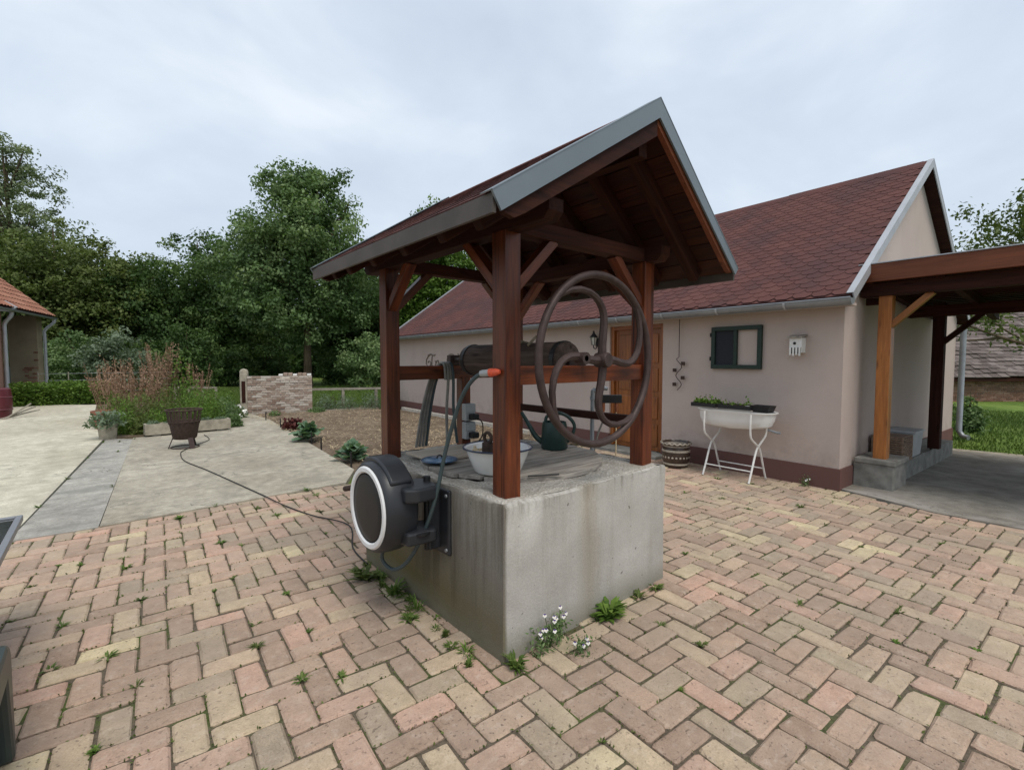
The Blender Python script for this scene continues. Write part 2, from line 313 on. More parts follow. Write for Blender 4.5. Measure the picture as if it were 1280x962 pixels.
# ================================================================ mesh helpers
class MB:
    def __init__(s): s.v = []; s.f = []; s.gc = []; s.t = []
    def add(s, verts, faces, gc=None, tint=None):
        o = len(s.v); tint = random.random() if tint is None else tint
        s.v += [tuple(p) for p in verts]; s.f += [tuple(i + o for i in f) for f in faces]
        s.gc += [tuple(p) for p in (gc if gc is not None else verts)]; s.t += [tint] * len(verts)
        return s
    def box(s, x0, x1, y0, y1, z0, z1, tint=None):
        v = [(x, y, z) for z in (z0, z1) for y in (y0, y1) for x in (x0, x1)]
        off = (random.random() * 9, random.random() * 9, random.random() * 9)
        d = (x1 - x0, y1 - y0, z1 - z0); k = max(range(3), key=lambda i: d[i]); o = [k] + [i for i in range(3) if i != k]
        g = [tuple(p[o[i]] + off[i] for i in range(3)) for p in v]
        return s.add(v, [(0, 2, 3, 1), (4, 5, 7, 6), (0, 1, 5, 4), (2, 6, 7, 3), (0, 4, 6, 2), (1, 3, 7, 5)], g, tint)
    def beam(s, p, q, w, h, up=(0, 0, 1), tint=None):
        p, q, up = Vector(p), Vector(q), Vector(up); d = (q - p); l = d.length; d = d / l
        a = d.cross(up).normalized(); u = a.cross(d).normalized()
        off = (random.random() * 9, random.random() * 9, random.random() * 9); v = []; g = []
        for k, c in ((0, p), (l, q)):
            for i, j in ((-1, -1), (1, -1), (1, 1), (-1, 1)):
                v.append(c + a * (i * w / 2) + u * (j * h / 2)); g.append((k + off[0], i * w / 2 + off[1], j * h / 2 + off[2]))
        return s.add(v, [(0, 1, 2, 3), (7, 6, 5, 4), (0, 4, 5, 1), (1, 5, 6, 2), (2, 6, 7, 3), (3, 7, 4, 0)], g, tint)
    def tube(s, pts, r, n=8, caps=True, tint=None):
        pts = [Vector(p) for p in pts]; rs = r if isinstance(r, (list, tuple)) else [r] * len(pts)
        v = []; f = []; g = []; prev = None; l = 0
        off = random.random() * 9
        for i, p in enumerate(pts):
            d = (pts[min(i + 1, len(pts) - 1)] - pts[max(i - 1, 0)])
            d = d.normalized() if d.length > 1e-9 else Vector((0, 0, 1))
            if prev is None:
                a = d.cross(Vector((0, 0, 1)));  a = a if a.length > 1e-3 else d.cross(Vector((1, 0, 0)))
            else:
                a = prev - d * prev.dot(d); a = a if a.length > 1e-4 else d.cross(Vector((0.3, 0.5, 0.8)))
            a.normalize(); b = d.cross(a); prev = a
            if i: l += (p - pts[i - 1]).length
            for k in range(n):
                t = 2 * math.pi * k / n; v.append(p + (a * math.cos(t) + b * math.sin(t)) * rs[i]); g.append((l + off, math.cos(t) * rs[i] + off, math.sin(t) * rs[i]))
        m = len(pts)
        for i in range(m - 1):
            for k in range(n):
                k2 = (k + 1) % n; f.append((i * n + k, i * n + k2, (i + 1) * n + k2, (i + 1) * n + k))
        if caps: f += [tuple(reversed(range(n))), tuple(range((m - 1) * n, m * n))]
        return s.add(v, f, g, tint)
    def lathe(s, prof, c=(0, 0, 0), n=24, axis='z', tint=None):
        v = []; f = []
        for r, z in prof:
            for k in range(n):
                t = 2 * math.pi * k / n; x, y = r * math.cos(t), r * math.sin(t)
                P = (x, y, z) if axis == 'z' else ((z, x, y) if axis == 'x' else (y, z, x))
                v.append((P[0] + c[0], P[1] + c[1], P[2] + c[2]))
        m = len(prof)
        for i in range(m - 1):
            for k in range(n):
                k2 = (k + 1) % n; f.append((i * n + k, i * n + k2, (i + 1) * n + k2, (i + 1) * n + k))
        if prof[0][0] > 1e-6: f.append(tuple(reversed(range(n))))
        if prof[-1][0] > 1e-6: f.append(tuple(range((m - 1) * n, m * n)))
        return s.add(v, f, None, tint)
    def prism(s, poly, a, b, axis='z', tint=None):
        n = len(poly)
        def P(u, w_, k): return {'z': (u, w_, k), 'y': (u, k, w_), 'x': (k, u, w_)}[axis]
        v = [P(u, w_, a) for u, w_ in poly] + [P(u, w_, b) for u, w_ in poly]
        f = [tuple(reversed(range(n))), tuple(range(n, 2 * n))] + [(i, (i + 1) % n, n + (i + 1) % n, n + i) for i in range(n)]
        return s.add(v, f, None, tint)
    def build(s, name, mat, parent=None, smooth=False, bevel=0, fixn=True):
        me = bpy.data.meshes.new(name); me.from_pydata(s.v, [], s.f)
        a = me.attributes.new('gc', 'FLOAT_VECTOR', 'POINT'); a.data.foreach_set('vector', np.array(s.gc, 'f').ravel())
        a = me.attributes.new('tint', 'FLOAT', 'POINT'); a.data.foreach_set('value', np.array(s.t, 'f'))
        if fixn:
            import bmesh
            bm = bmesh.new(); bm.from_mesh(me); bmesh.ops.recalc_face_normals(bm, faces=bm.faces); bm.to_mesh(me); bm.free()
        me.materials.append(MATS[mat])
        if smooth:
            me.polygons.foreach_set('use_smooth', [True] * len(me.polygons))
            try: me.set_sharp_from_angle(angle=R(40))
            except Exception: pass
        o = link(name, me, parent)
        if bevel:
            b = o.modifiers.new('bevel', 'BEVEL'); b.width = bevel; b.segments = 2; b.limit_method = 'ANGLE'
        return o
def link(name, data, parent=None):
    o = bpy.data.objects.new(name, data); COL.objects.link(o)
    if parent is not None: o.parent = parent
    return o
def tag(o, label=None, cat=None, group=None, kind=None):
    if label: o['label'] = label
    if cat: o['category'] = cat
    if group: o['group'] = group
    if kind: o['kind'] = kind
    return o
def thing(name, label, cat, loc=(0, 0, 0), rz=0.0, group=None):
    o = link(name, None); o.location = loc; o.rotation_euler = (0, 0, rz); o.empty_display_size = 0.1
    return tag(o, label, cat, group)
def struct(o): o['kind'] = 'structure'; return o
def quads_mesh(name, V, T, mat, parent=None):
    """V (n,k,3) polygons of k corners each, T (n) tints: one mesh"""
    n, k = V.shape[:2]
    me = bpy.data.meshes.new(name); me.vertices.add(n * k); me.vertices.foreach_set('co', V.astype('f').ravel())
    me.loops.add(n * k); me.loops.foreach_set('vertex_index', np.arange(n * k, dtype='i'))
    me.polygons.add(n); me.polygons.foreach_set('loop_start', np.arange(0, n * k, k, dtype='i'))
    me.update(calc_edges=True)
    a = me.attributes.new('tint', 'FLOAT', 'POINT'); a.data.foreach_set('value', np.repeat(T.astype('f'), k))
    me.materials.append(MATS[mat])
    return link(name, me, parent)
def unit(a): return a / np.maximum(np.linalg.norm(a, axis=-1, keepdims=True), 1e-9)
def leaves(C, size, up=0.5, aspect=0.5, rng=RNG, out=None):
    """diamond leaf blades at C (n,3): random facing, leaning to the sky by `up`"""
    n = len(C); nor = unit(rng.normal(size=(n, 3)) * (.75 if out is not None else 1) + np.array([0, 0, up * 2]) + (0 if out is None else out)); t = unit(np.cross(nor, rng.normal(size=(n, 3)))); b = np.cross(nor, t)
    s = (size * rng.uniform(0.6, 1.35, n))[:, None]
    return np.stack([C - t * s * .5, C + b * s * aspect * .5, C + t * s * .5 - nor * s * .12, C - b * s * aspect * .5], 1)

# camera-independent frames: the house stands turned 3 degrees from the well's axes
TH = R(3.0); HC = Vector((7.02, 1.86, 0)); HXA = Vector((math.cos(TH), -math.sin(TH), 0)); HYA = Vector((math.sin(TH), math.cos(TH), 0))
def hw(x, y, z=0.0): return HC + HXA * x + HYA * y + Vector((0, 0, z))
HR = -TH

# ================================================================ GROUND
def sheet(name, poly, z, mat):
    me = bpy.data.meshes.new(name); me.from_pydata([(x, y, z) for x, y in poly], [], [tuple(range(len(poly)))]); me.materials.append(MATS[mat])
    o = link(name, me); return struct(o)
sheet('ground', [(-900, -900), (900, -900), (900, 900), (-900, 900)], -0.045, 'grass_ground')
pav = sheet('paving', [(-6.5, -4.5), (6.72, -4.5), (6.72, 0.9), (7.0, 1.9), (7.24, 6.2), (2.55, 6.24), (-6.5, 6.12)], -0.012, 'joint_dirt')
def slab(name, poly, z, mat, depth=0.08):
    mb = MB(); mb.prism(poly, z - depth, z); o = mb.build(name, mat); return struct(o)
slab('driveway', [(-14, 6.2), (-0.72, 6.2), (0.0, 13.4), (-0.28, 16.0), (-0.22, 23.1), (-2.6, 24.8), (-14, 24.8)], 0.013, 'drive_concrete')
slab('drain_strip', [(-0.71, 6.19), (-0.09, 6.15), (0.42, 12.6), (0.01, 13.0)], 0.009, 'strip_concrete')
slab('path', [(-0.08, 6.15), (2.42, 6.25), (2.80, 6.9), (3.42, 14.2), (3.34, 18.2), (2.2, 18.2), (2.1, 13.0), (0.43, 12.75)], 0.015, 'path_concrete')
slab('carport_slab', [(6.74, -6), (12.6, -6), (11.6, 1.60), (7.06, 1.84), (6.74, 0.9)], 0.014, 'slab_concrete')
lawnedge = MB(); lawnedge.prism([(12.62, -6), (12.85, -6), (11.85, 1.9), (11.62, 1.6)], -0.08, 0.012); struct(lawnedge.build('edging_strip', 'trough_concrete'))
# soil bed: a lumpy grid
def soilbed():
    nx, ny = 60, 120; xs = np.linspace(0, 1, nx); ys = np.linspace(6.30, 16.0, ny); V = []; rng = np.random.default_rng(3)
    bumps = rng.normal(size=(ny, nx)) * 0.014; bumps = (bumps + np.roll(bumps, 1, 0) + np.roll(bumps, 1, 1)) * 0.8
    for j, y in enumerate(ys):
        xl = 2.62 + min(1, (y - 6.3) / .7) * .2 + max(0, y - 6.9) * 0.085 if y < 14.2 else 3.44
        xr = 7.0 + (y - 1.86) * 0.052 - 0.10
        for i, u in enumerate(xs):
            ed = min(1, min(u, 1 - u) * 12)
            V.append((xl + (xr - xl) * u, y, -0.02 + 0.05 * ed + bumps[j, i] * ed))
    F = [(j * nx + i, j * nx + i + 1, (j + 1) * nx + i + 1, (j + 1) * nx + i) for j in range(ny - 1) for i in range(nx - 1)]
    me = bpy.data.meshes.new('soil_bed'); me.from_pydata(V, [], F); me.polygons.foreach_set('use_smooth', [True] * len(F)); me.materials.append(MATS['soil'])
    struct(link('soil_bed', me))
    n = 5200; P = np.stack([rng.uniform(3.1, 7.1, n), rng.uniform(6.6, 15.6, n), np.full(n, 0.045)], 1)
    d = unit(np.stack([rng.normal(size=n), rng.normal(size=n), rng.normal(size=n) * .15], 1)); s = rng.uniform(.02, .075, n)[:, None]; q = np.cross(d, [0, 0, 1]) * 0.004
    V = np.stack([P - d * s - q, P + d * s - q, P + d * s + q, P - d * s + q], 1)
    o = quads_mesh('straw_mulch', V, rng.random(n), 'straw'); tag(o, 'chopped straw scattered over the bare soil bed', 'mulch', kind='stuff')
soilbed()
# lawn to the right, a sheet just above the base ground
sheet('lawn', [(12.0, -20), (60, -20), (60, 30), (14, 30), (11.9, 2.0)], -0.02, 'lawn_ground')

# ---------------------------------------------------------------- herringbone brick paving
BW = 0.1375
def brick_poly(rng, L_, W_):
    r = 0.012; hx, hy = L_ / 2, W_ / 2
    base = [(-hx + r, -hy), (hx - r, -hy), (hx, -hy + r), (hx, hy - r), (hx - r, hy), (-hx + r, hy), (-hx, hy - r), (-hx, -hy + r)]
    j = lambda: rng.normal() * 0.0030
    low = [(x + j(), y + j()) for x, y in base]
    top = [(x * (1 - 0.010 / hx) + j() * .7, y * (1 - 0.010 / hy) + j() * .7) for x, y in low]
    v = [(x, y, -0.05) for x, y in low] + [(x, y, -0.009 + j() * .5) for x, y in low] + [(x, y, j() * .4) for x, y in top]
    f = [tuple(range(16, 24))] + [(8 + i, 8 + (i + 1) % 8, 16 + (i + 1) % 8, 16 + i) for i in range(8)] + [(i, (i + 1) % 8, 8 + (i + 1) % 8, 8 + i) for i in range(8)]
    return v, f
NVAR = 64
rngb = np.random.default_rng(5)
BV = [brick_poly(rngb, BW * 2 - 0.0085, BW - 0.0085) for _ in range(NVAR)]
def tintpick(rng):
    return float(rng.choice([0.0, 0.16, 0.30, 0.44, 0.58, 0.72, 0.86, 1.0], p=[.17, .16, .09, .14, .15, .15, .06, .08]) + rng.uniform(-.05, .05))
BTINT = [min(1, max(0, tintpick(rngb))) for _ in range(NVAR)]
BM = []
for i in range(NVAR):
    mb = MB(); mb.add(BV[i][0], BV[i][1], None, BTINT[i]); o = mb.build('brick_shape', 'paver'); BM.append(o.data); bpy.data.objects.remove(o)
PA = R(-4.0); cP, sP = math.cos(PA), math.sin(PA)
WELL = (1.60, 3.16, 1.945, 3.72)
def in_paving(x, y, m=0.05):
    if WELL[0] + .09 < x < WELL[1] - .09 and WELL[2] + .09 < y < WELL[3] - .09: return False
    if x < -6.3 or y < -4.3: return False
    if y > (6.27 if x < 2.45 else 6.14): return False
    if y < 0.9: return x < 6.85
    if y < 1.9: return x < 6.85 + (y - .9) * .28
    return x < 7.10 + (y - 1.9) * 0.052
bricks = []
for i in range(-80, 100):
    for j in range(-80, 100):
        k = (i - j) % 4
        if k == 0: cx, cy, a = (i + 1) * BW, (j + .5) * BW, 0.0
        elif k == 3: cx, cy, a = (i + .5) * BW, (j + 1) * BW, math.pi / 2
        else: continue
        x, y = cx * cP - cy * sP, cx * sP + cy * cP
        if in_paving(x, y): bricks.append((x, y, a + PA))
FW = (math.sin(R(40.51)), math.cos(R(40.51)))
def inview(x, y):
    d = x * FW[0] + y * FW[1]; s = x * FW[1] - y * FW[0]
    return d > 1.2 and abs(s) / d < 1.09
vis = [b for b in bricks if inview(b[0], b[1])]; vis.sort(key=lambda b: b[0] ** 2 + b[1] ** 2)
near = set(vis[:300])
mb = MB()
for b in bricks:
    x, y, a = b; k = random.randrange(NVAR); dz = random.uniform(-.007, .006); fl = math.pi if random.random() < .5 else 0
    a2 = a + fl + random.gauss(0, .008); tx, ty = random.gauss(0, .014), random.gauss(0, .014)
    if b in near:
        o = bpy.data.objects.new('brick', BM[k]); COL.objects.link(o); o.parent = pav; o.location = (x, y, dz); o.rotation_euler = (tx, ty, a2)
    else:
        c, s = math.cos(a2), math.sin(a2); v, f = BV[k]
        mb.add([(x + p[0] * c - p[1] * s, y + p[0] * s + p[1] * c, p[2] + dz + p[0] * tx * .5 + p[1] * ty * .5) for p in v], f, None, min(1, max(0, tintpick(rngb))))
o = mb.build('brick_field', 'paver', pav, fixn=False); o['kind'] = 'stuff'

# ================================================================ WELL
well = thing('well', 'concrete well with dark red timber frame, shingled gable roof and iron wheel', 'well', (2.38, 2.83, 0))
def wp(mb, name, mat, parent=None, **k):
    """well part: geometry given in world coordinates"""
    off = Vector((2.38, 2.83, 0)); mb.v = [tuple(Vector(p) - off) for p in mb.v]
    return mb.build(name, mat, parent or well, **k)
x0, x1, y0, y1 = WELL; WH = 0.868
# concrete block with a hole for the shaft: slightly uneven box
def wellblock():
    mb = MB(); n = 14; rng = np.random.default_rng(8)
    per = [(x0 + (x1 - x0) * i / n, y0) for i in range(n)] + [(x1, y0 + (y1 - y0) * i / n) for i in range(n)] + [(x1 - (x1 - x0) * i / n, y1) for i in range(n)] + [(x0, y1 - (y1 - y0) * i / n) for i in range(n)]
    cx, cy = (x0 + x1) / 2, (y0 + y1) / 2; m = len(per); v = []
    for z, ins in ((-0.06, 0), (0.25, 0), (0.55, 0), (WH - .02, 0), (WH - .004, .008), (WH, .022)):
        for x, y in per:
            jx, jy, jz = rng.normal(size=3) * (0.003 if z < WH - .03 else 0.0075)
            v.append((x + (cx - x) / abs(cx - x + 1e-9) * ins * (abs(x - cx) > .7) + jx, y + (cy - y) / abs(cy - y + 1e-9) * ins * (abs(y - cy) > .8) + jy, z + jz * .45 * (z > .8)))
    f = [(r * m + i, r * m + (i + 1) % m, (r + 1) * m + (i + 1) % m, (r + 1) * m + i) for r in range(5) for i in range(m)]
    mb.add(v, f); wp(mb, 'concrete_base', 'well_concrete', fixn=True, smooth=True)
    # top: ring between the outline and the round shaft
    mb = MB(); rows = 6; v = []; RC = 0.66
    for k in range(rows + 1):
        for i, (x, y) in enumerate(per):
            d = Vector((x - cx, y - cy)); u = k / rows
            if k == 0: p = (x + (cx - x) * .030, y + (cy - y) * .030)
            else:
                dn = d.normalized() * RC; p = (cx + d.x * (1 - u) + dn.x * u, cy + d.y * (1 - u) + dn.y * u)
            v.append((p[0], p[1], WH + (rng.normal() * .005 + .003 if 0 < k else -.014)))
    for i, (x, y) in enumerate(per):
        dn = Vector((x - cx, y - cy)).normalized() * RC; v.append((cx + dn.x, cy + dn.y, 0.30))
    f = [(r * m + i, r * m + (i + 1) % m, (r + 1) * m + (i + 1) % m, (r + 1) * m + i) for r in range(rows + 1) for i in range(m)]
    mb.add(v, f); wp(mb, 'rim_top', 'rough_concrete', smooth=False)
wellblock()
PX_ = ((1.685, 1.80), (3.00, 3.115)); PY_ = ((2.03, 2.145), (3.48, 3.595))
for px in PX_:
    for py in PY_:
        wp(MB().box(*px, *py, WH - .01, 2.36), 'post', 'well_wood', bevel=.005)
wp(MB().box(2.40, 2.49, 3.485, 3.575, WH - .01, 1.50), 'post', 'well_wood', bevel=.004)
wp(MB().box(1.795, 3.005, 2.05, 2.125, 1.505, 1.613), 'rail', 'well_wood', bevel=.004)
wp(MB().box(1.795, 3.005, 3.50, 3.575, 1.485, 1.60), 'rail', 'well_wood', bevel=.004)
wp(MB().box(3.03, 3.085, 2.14, 3.485, 1.165, 1.225), 'rail', 'dark_wood', bevel=.004)
# roof: two slopes, thickness built from boards, battens and shingles
EL, RG, ER = (1.29, 2.355), (2.50, 3.135), (3.50, 2.305)
RY0, RY1 = 1.62, 3.90
def slope_frame(E, G_):
    d = Vector((G_[0] - E[0], 0, G_[1] - E[1])); l = d.length; d.normalize(); n = Vector((-d.z, 0, d.x)); n = n if n.z > 0 else -n
    return Vector((E[0], 0, E[1])), d, n, l
def shingle_geo(w_, e_, th=.006):
    p = [(-w_ / 2 + .004, e_ * 1.9), (-w_ / 2 + .004, e_ * .42), (-w_ * .27, 0.0), (w_ * .27, 0.0), (w_ / 2 - .004, e_ * .42), (w_ / 2 - .004, e_ * 1.9)]
    return p
def hexrow(E, d, n, l, ya, yb, w_, e_, place):
    rows = int(l / e_)
    for r in range(rows):
        s0 = r * e_; k = 0; y = ya + (w_ / 2 if r % 2 else 0)
        while y <= yb + .01:
            place(r, y, s0); y += w_
def shingle_mesh(d, n, w_, e_, tint, ends=(0, 0)):
    """tab in local axes: y along the eave, d up the slope, n out"""
    p = shingle_geo(w_, e_); mb = MB(); th = .007; v = []
    for dz in (0, th):
        for (yy, s) in p: v.append(Vector((0, yy, 0)) + d * s + n * (dz + (0.011 * (1 - s / (e_ * 1.9)))))
    f = [tuple(range(6, 12)), (1, 2, 8, 7), (2, 3, 9, 8), (3, 4, 10, 9), (0, 1, 7, 6), (4, 5, 11, 10)]
    mb.add(v, f, None, tint); o = mb.build('shingle_shape', 'shingle', fixn=False); me = o.data; bpy.data.objects.remove(o); return me
roof = link('roof', None, well); roof.empty_display_size = .1
for (E_, side) in ((EL, -1), (ER, 1)):
    E, d, n, l = slope_frame(E_, RG)
    # soffit boards running along the ridge
    nb = 9
    for i in range(nb):
        a, b_ = l * i / nb + .003, l * (i + 1) / nb - .003
        c = E + d * ((a + b_) / 2) - n * 0.022
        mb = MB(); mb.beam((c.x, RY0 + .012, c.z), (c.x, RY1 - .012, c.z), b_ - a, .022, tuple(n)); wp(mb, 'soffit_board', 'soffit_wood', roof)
    # felt sheet between boards and shingles
    c = E + d * (l / 2) - n * .006; mb = MB(); mb.beam((c.x, RY0 + .004, c.z), (c.x, RY1 - .004, c.z), l, .006, tuple(n)); wp(mb, 'roof_felt', 'shingle', roof)
    sv = [shingle_mesh(d, n, .25, .14, t) for t in (.1, .35, .6, .9)]
    def pl(r, y, s0):
        if not RY0 + .1 < y < RY1 - .08: y = min(max(y, RY0 + .126), RY1 - .126)
        o = bpy.data.objects.new('shingle', random.choice(sv)); COL.objects.link(o); o.parent = roof
        q = E + d * s0 - n * .002; o.location = (q.x - 2.38, y - 2.83, q.z + random.uniform(0, .0015))
    hexrow(E, d, n, l - .12, RY0 + .126, RY1 - .126, .25, .14, pl)
    # rafters with rounded tails
    for yy in (1.87, 2.20, 2.62, 3.05, 3.45, 3.74):
        a = E + d * .045 - n * .083; b_ = E + d * (l - .02) - n * .083; mb = MB()
        mb.beam((a.x, yy, a.z), (b_.x, yy, b_.z), .075, .10, tuple(n))
        wp(mb, 'rafter', 'dark_wood', roof, bevel=.012)  # near-black timber colour deepens the shade under the roof
    # metal verge fascia on both gables
    for yy, s_ in ((RY0, -1), (RY1, 1)):
        c0 = E - d * .015 - n * .035; c1 = E + d * (l + .0) - n * .035
        hgt = .13; cut = .13 * (d.z / max(.2, abs(d.x)))
        pa = [E - d * .02 + n * .022, E + d * l + n * .022, E + d * l + n * .022, E - d * .02 + n * .022]
        apex_top = Vector((RG[0], 0, RG[1] + .026)); apex_low = Vector((RG[0], 0, RG[1] - .088))
        poly = [(E - d * .02 + n * .022), apex_top, apex_low, (E - d * .02 - n * (.072 if side < 0 else .040))]
        mb = MB(); mb.prism([(q.x, q.z) for q in poly], yy + s_ * .004, yy + s_ * .016, 'y'); wp(mb, 'verge_fascia', 'galv_trim', roof)
        poly = [(E - d * .02 + n * .024), apex_top + Vector((0, 0, .003)), apex_top + Vector((0, 0, -.002)), (E - d * .02 + n * .019)]
        mb = MB(); mb.prism([(q.x, q.z) for q in poly], yy + s_ * .018, yy - s_ * .07, 'y'); wp(mb, 'verge_cap', 'galv_trim', roof)
        poly = [(E - d * .0 - n * .012), Vector((RG[0], 0, RG[1] - .03)), Vector((RG[0], 0, RG[1] - .03 - (.155 if side < 0 else .09))), (E + d * .12 - n * (.135 if side < 0 else .07)), (E + d * .05 - n * (.128 if side < 0 else .066)), (E + d * .012 - n * (.09 if side < 0 else .05))]
        mb = MB(); mb.prism([(q.x, q.z) for q in poly], yy + (.003 if s_ < 0 else -.035), yy + (.035 if s_ < 0 else -.003), 'y'); wp(mb, 'barge_board', 'fascia_wood' if side > 0 else 'dark_wood', roof)  # right-hand barge in orange wood: skylight on the overhang put into its colour
    # eave drip board
    a = E - d * .024 - n * .03; mb = MB(); mb.beam((a.x, RY0 + .0, a.z), (a.x, RY1, a.z), .018, .085, (0, 0, 1)); wp(mb, 'eave_trim', 'brown_trim', roof)
mb = MB(); mb.prism([(2.40, 3.087), (2.50, 3.152), (2.585, 3.082), (2.585, 3.074), (2.50, 3.143), (2.40, 3.079)], RY0 + .01, RY1 - .01, 'y'); wp(mb, 'ridge_cap', 'shingle', roof)
wp(MB().box(2.46, 2.54, RY0 + .10, RY1 - .1, 2.86, 2.985), 'ridge_beam', 'dark_wood', roof)
# plates along both sides with shaped ends, ties across
for px in ((1.69, 1.795), (3.005, 3.11)):
    q0 = 1.70 if px[0] < 2 else 1.90
    pr = [(q0, 2.455), (q0, 2.39), (q0 + .04, 2.352), (3.84, 2.352), (3.88, 2.39), (3.88, 2.455)]
    mb = MB(); mb.prism(pr, px[0], px[1], 'x'); mb.gc = [(p[1], p[0], p[2]) for p in mb.v]; wp(mb, 'wall_plate', 'dark_wood', bevel=.004)
for py in ((2.04, 2.135), (3.49, 3.585)):
    wp(MB().box(1.795, 3.005, py[0], py[1], 2.356, 2.45), 'tie_beam', 'dark_wood', bevel=.004)
for ix, px in enumerate(((1.742), (3.058))):
    for iy, py in enumerate((2.088, 3.538)):
        sx = 1 if ix == 0 else -1; sy = 1 if iy == 0 else -1
        wp(MB().beam((px + sx * .04, py, 2.05), (px + sx * .36, py, 2.365), .06, .075, (0, 1, 0)), 'brace', 'well_wood', bevel=.004)
        wp(MB().beam((px, py + sy * .04, 2.05), (px, py + sy * .36, 2.365), .06, .075, (1, 0, 0)), 'brace', 'well_wood', bevel=.004)
# windlass drum along y
DX, DZ = 2.345, 1.648
drum = MB(); drum.lathe([(.0, 2.17), (.118, 2.17), (.123, 2.2), (.123, 2.6), (.12, 2.8), (.123, 3.26), (.118, 3.28), (.0, 3.28)], (DX, 0, DZ), 20, 'y')
drum.gc = [(p[1], p[0] * 1.0, p[2]) for p in drum.v]; drum = wp(drum, 'windlass_drum', 'log_wood', smooth=True)
for yy in (2.21, 3.23):
    m_b = MB(); m_b.lathe([(.124, yy - .018), (.129, yy - .018), (.129, yy + .018), (.124, yy + .018)], (DX, 0, DZ), 20, 'y'); wp(m_b, 'iron_band', 'black_iron', drum)
pts = []
for k in range(0, 4 * 16 + 1):
    t = k / 16 * 2 * math.pi; pts.append((DX + .134 * math.cos(t), 2.62 + k / 64 * .13, DZ + .134 * math.sin(t)))
wp(MB().tube(pts, .011, 6), 'rope', 'rope', drum, smooth=True)
pts = [(DX - .134, 2.68, DZ)] + [(DX - .136 + .01 * math.sin(k), 2.68 + .012 * math.sin(k * 1.7), DZ - .05 * k) for k in range(1, 15)]
pts = [(DX - .09, 2.47, DZ + .10), (DX - .02, 2.46, DZ + .165), (DX + .05, 2.47, DZ + .15), (DX + .08, 2.49, DZ + .10)]
wp(MB().tube(pts, .009, 6), 'rope_loop', 'rope', drum, smooth=True)
# axle and bearings
wp(MB().tube([(DX, 1.84, DZ), (DX, 3.62, DZ)], .018, 10), 'axle', 'iron', smooth=True)
for yy in (2.088, 3.538):
    wp(MB().box(DX - .05, DX + .05, yy - .03, yy + .03, 1.60, 1.69), 'bearing', 'iron', bevel=.006)
# the wheel
WY, WRAD = 1.885, .515; WX = DX - .03
wheel = MB(); wheel.tube([(WX + WRAD * math.cos(t), WY, DZ + WRAD * math.sin(t)) for t in np.linspace(0, 2 * math.pi, 65)], .0235, 10, False)
wheel = wp(wheel, 'wheel_rim', 'iron', smooth=True)
hub = MB(); hub.lathe([(.0, WY - .05), (.04, WY - .05), (.046, WY - .04), (.046, WY + .04), (.0, WY + .05)], (DX, 0, DZ), 16, 'y'); wp(hub, 'wheel_hub', 'iron', wheel, smooth=True)
for k, a0 in enumerate((95, 5, 275, 185)):
    # S-shaped spoke: leaves the hub straight and swings round to meet the rim
    pts = []
    for u in np.linspace(0, 1, 15):
        rr = .03 + (WRAD - .03) * (u ** .92); an = R(a0) + R(-26) * math.sin(u * math.pi * .55) + R(66) * u ** 2.6
        pts.append((DX + (WX - DX) * u + rr * math.cos(an), WY, DZ + rr * math.sin(an)))
    wp(MB().tube(pts, [.027 - .008 * u for u in np.linspace(0, 1, 15)], 8), 'wheel_spoke', 'iron', wheel, smooth=True)
bx = DX - .20; bz = DZ + .01
wp(MB().lathe([(.017, WY - .045), (.036, WY - .045), (.036, WY + .03), (.017, WY + .03), (.017, WY - .045)], (bx, 0, bz), 14, 'y'), 'handle_eye', 'iron', wheel, smooth=True)

# round plank cover over the shaft
cov = thing('well_cover', 'round cover of weathered grey planks lying over the well shaft', 'well cover', (2.40, 2.82, WH))
CR = .70; npl = 9
for i in range(npl):
    a, b_ = -CR + 2 * CR * i / npl + .009, -CR + 2 * CR * (i + 1) / npl - .009
    ch = lambda yy: math.sqrt(max(CR * CR - yy * yy, .01)) - .0
    ly = [a + (b_ - a) * k / 4 for k in range(5)]
    poly = [(-ch(y) * random.uniform(.985, 1.0), y) for y in reversed(ly)] + [(ch(y), y) for y in ly]
    dz = random.uniform(0, .012); mb = MB(); mb.prism(poly, .0 + dz, .028 + dz); off = random.random() * 9; mb.gc = [(p[0] + off, p[1] + off, p[2]) for p in mb.v]
    mb.build('plank', 'grey_wood', cov, bevel=.003)
CT = WH + .040
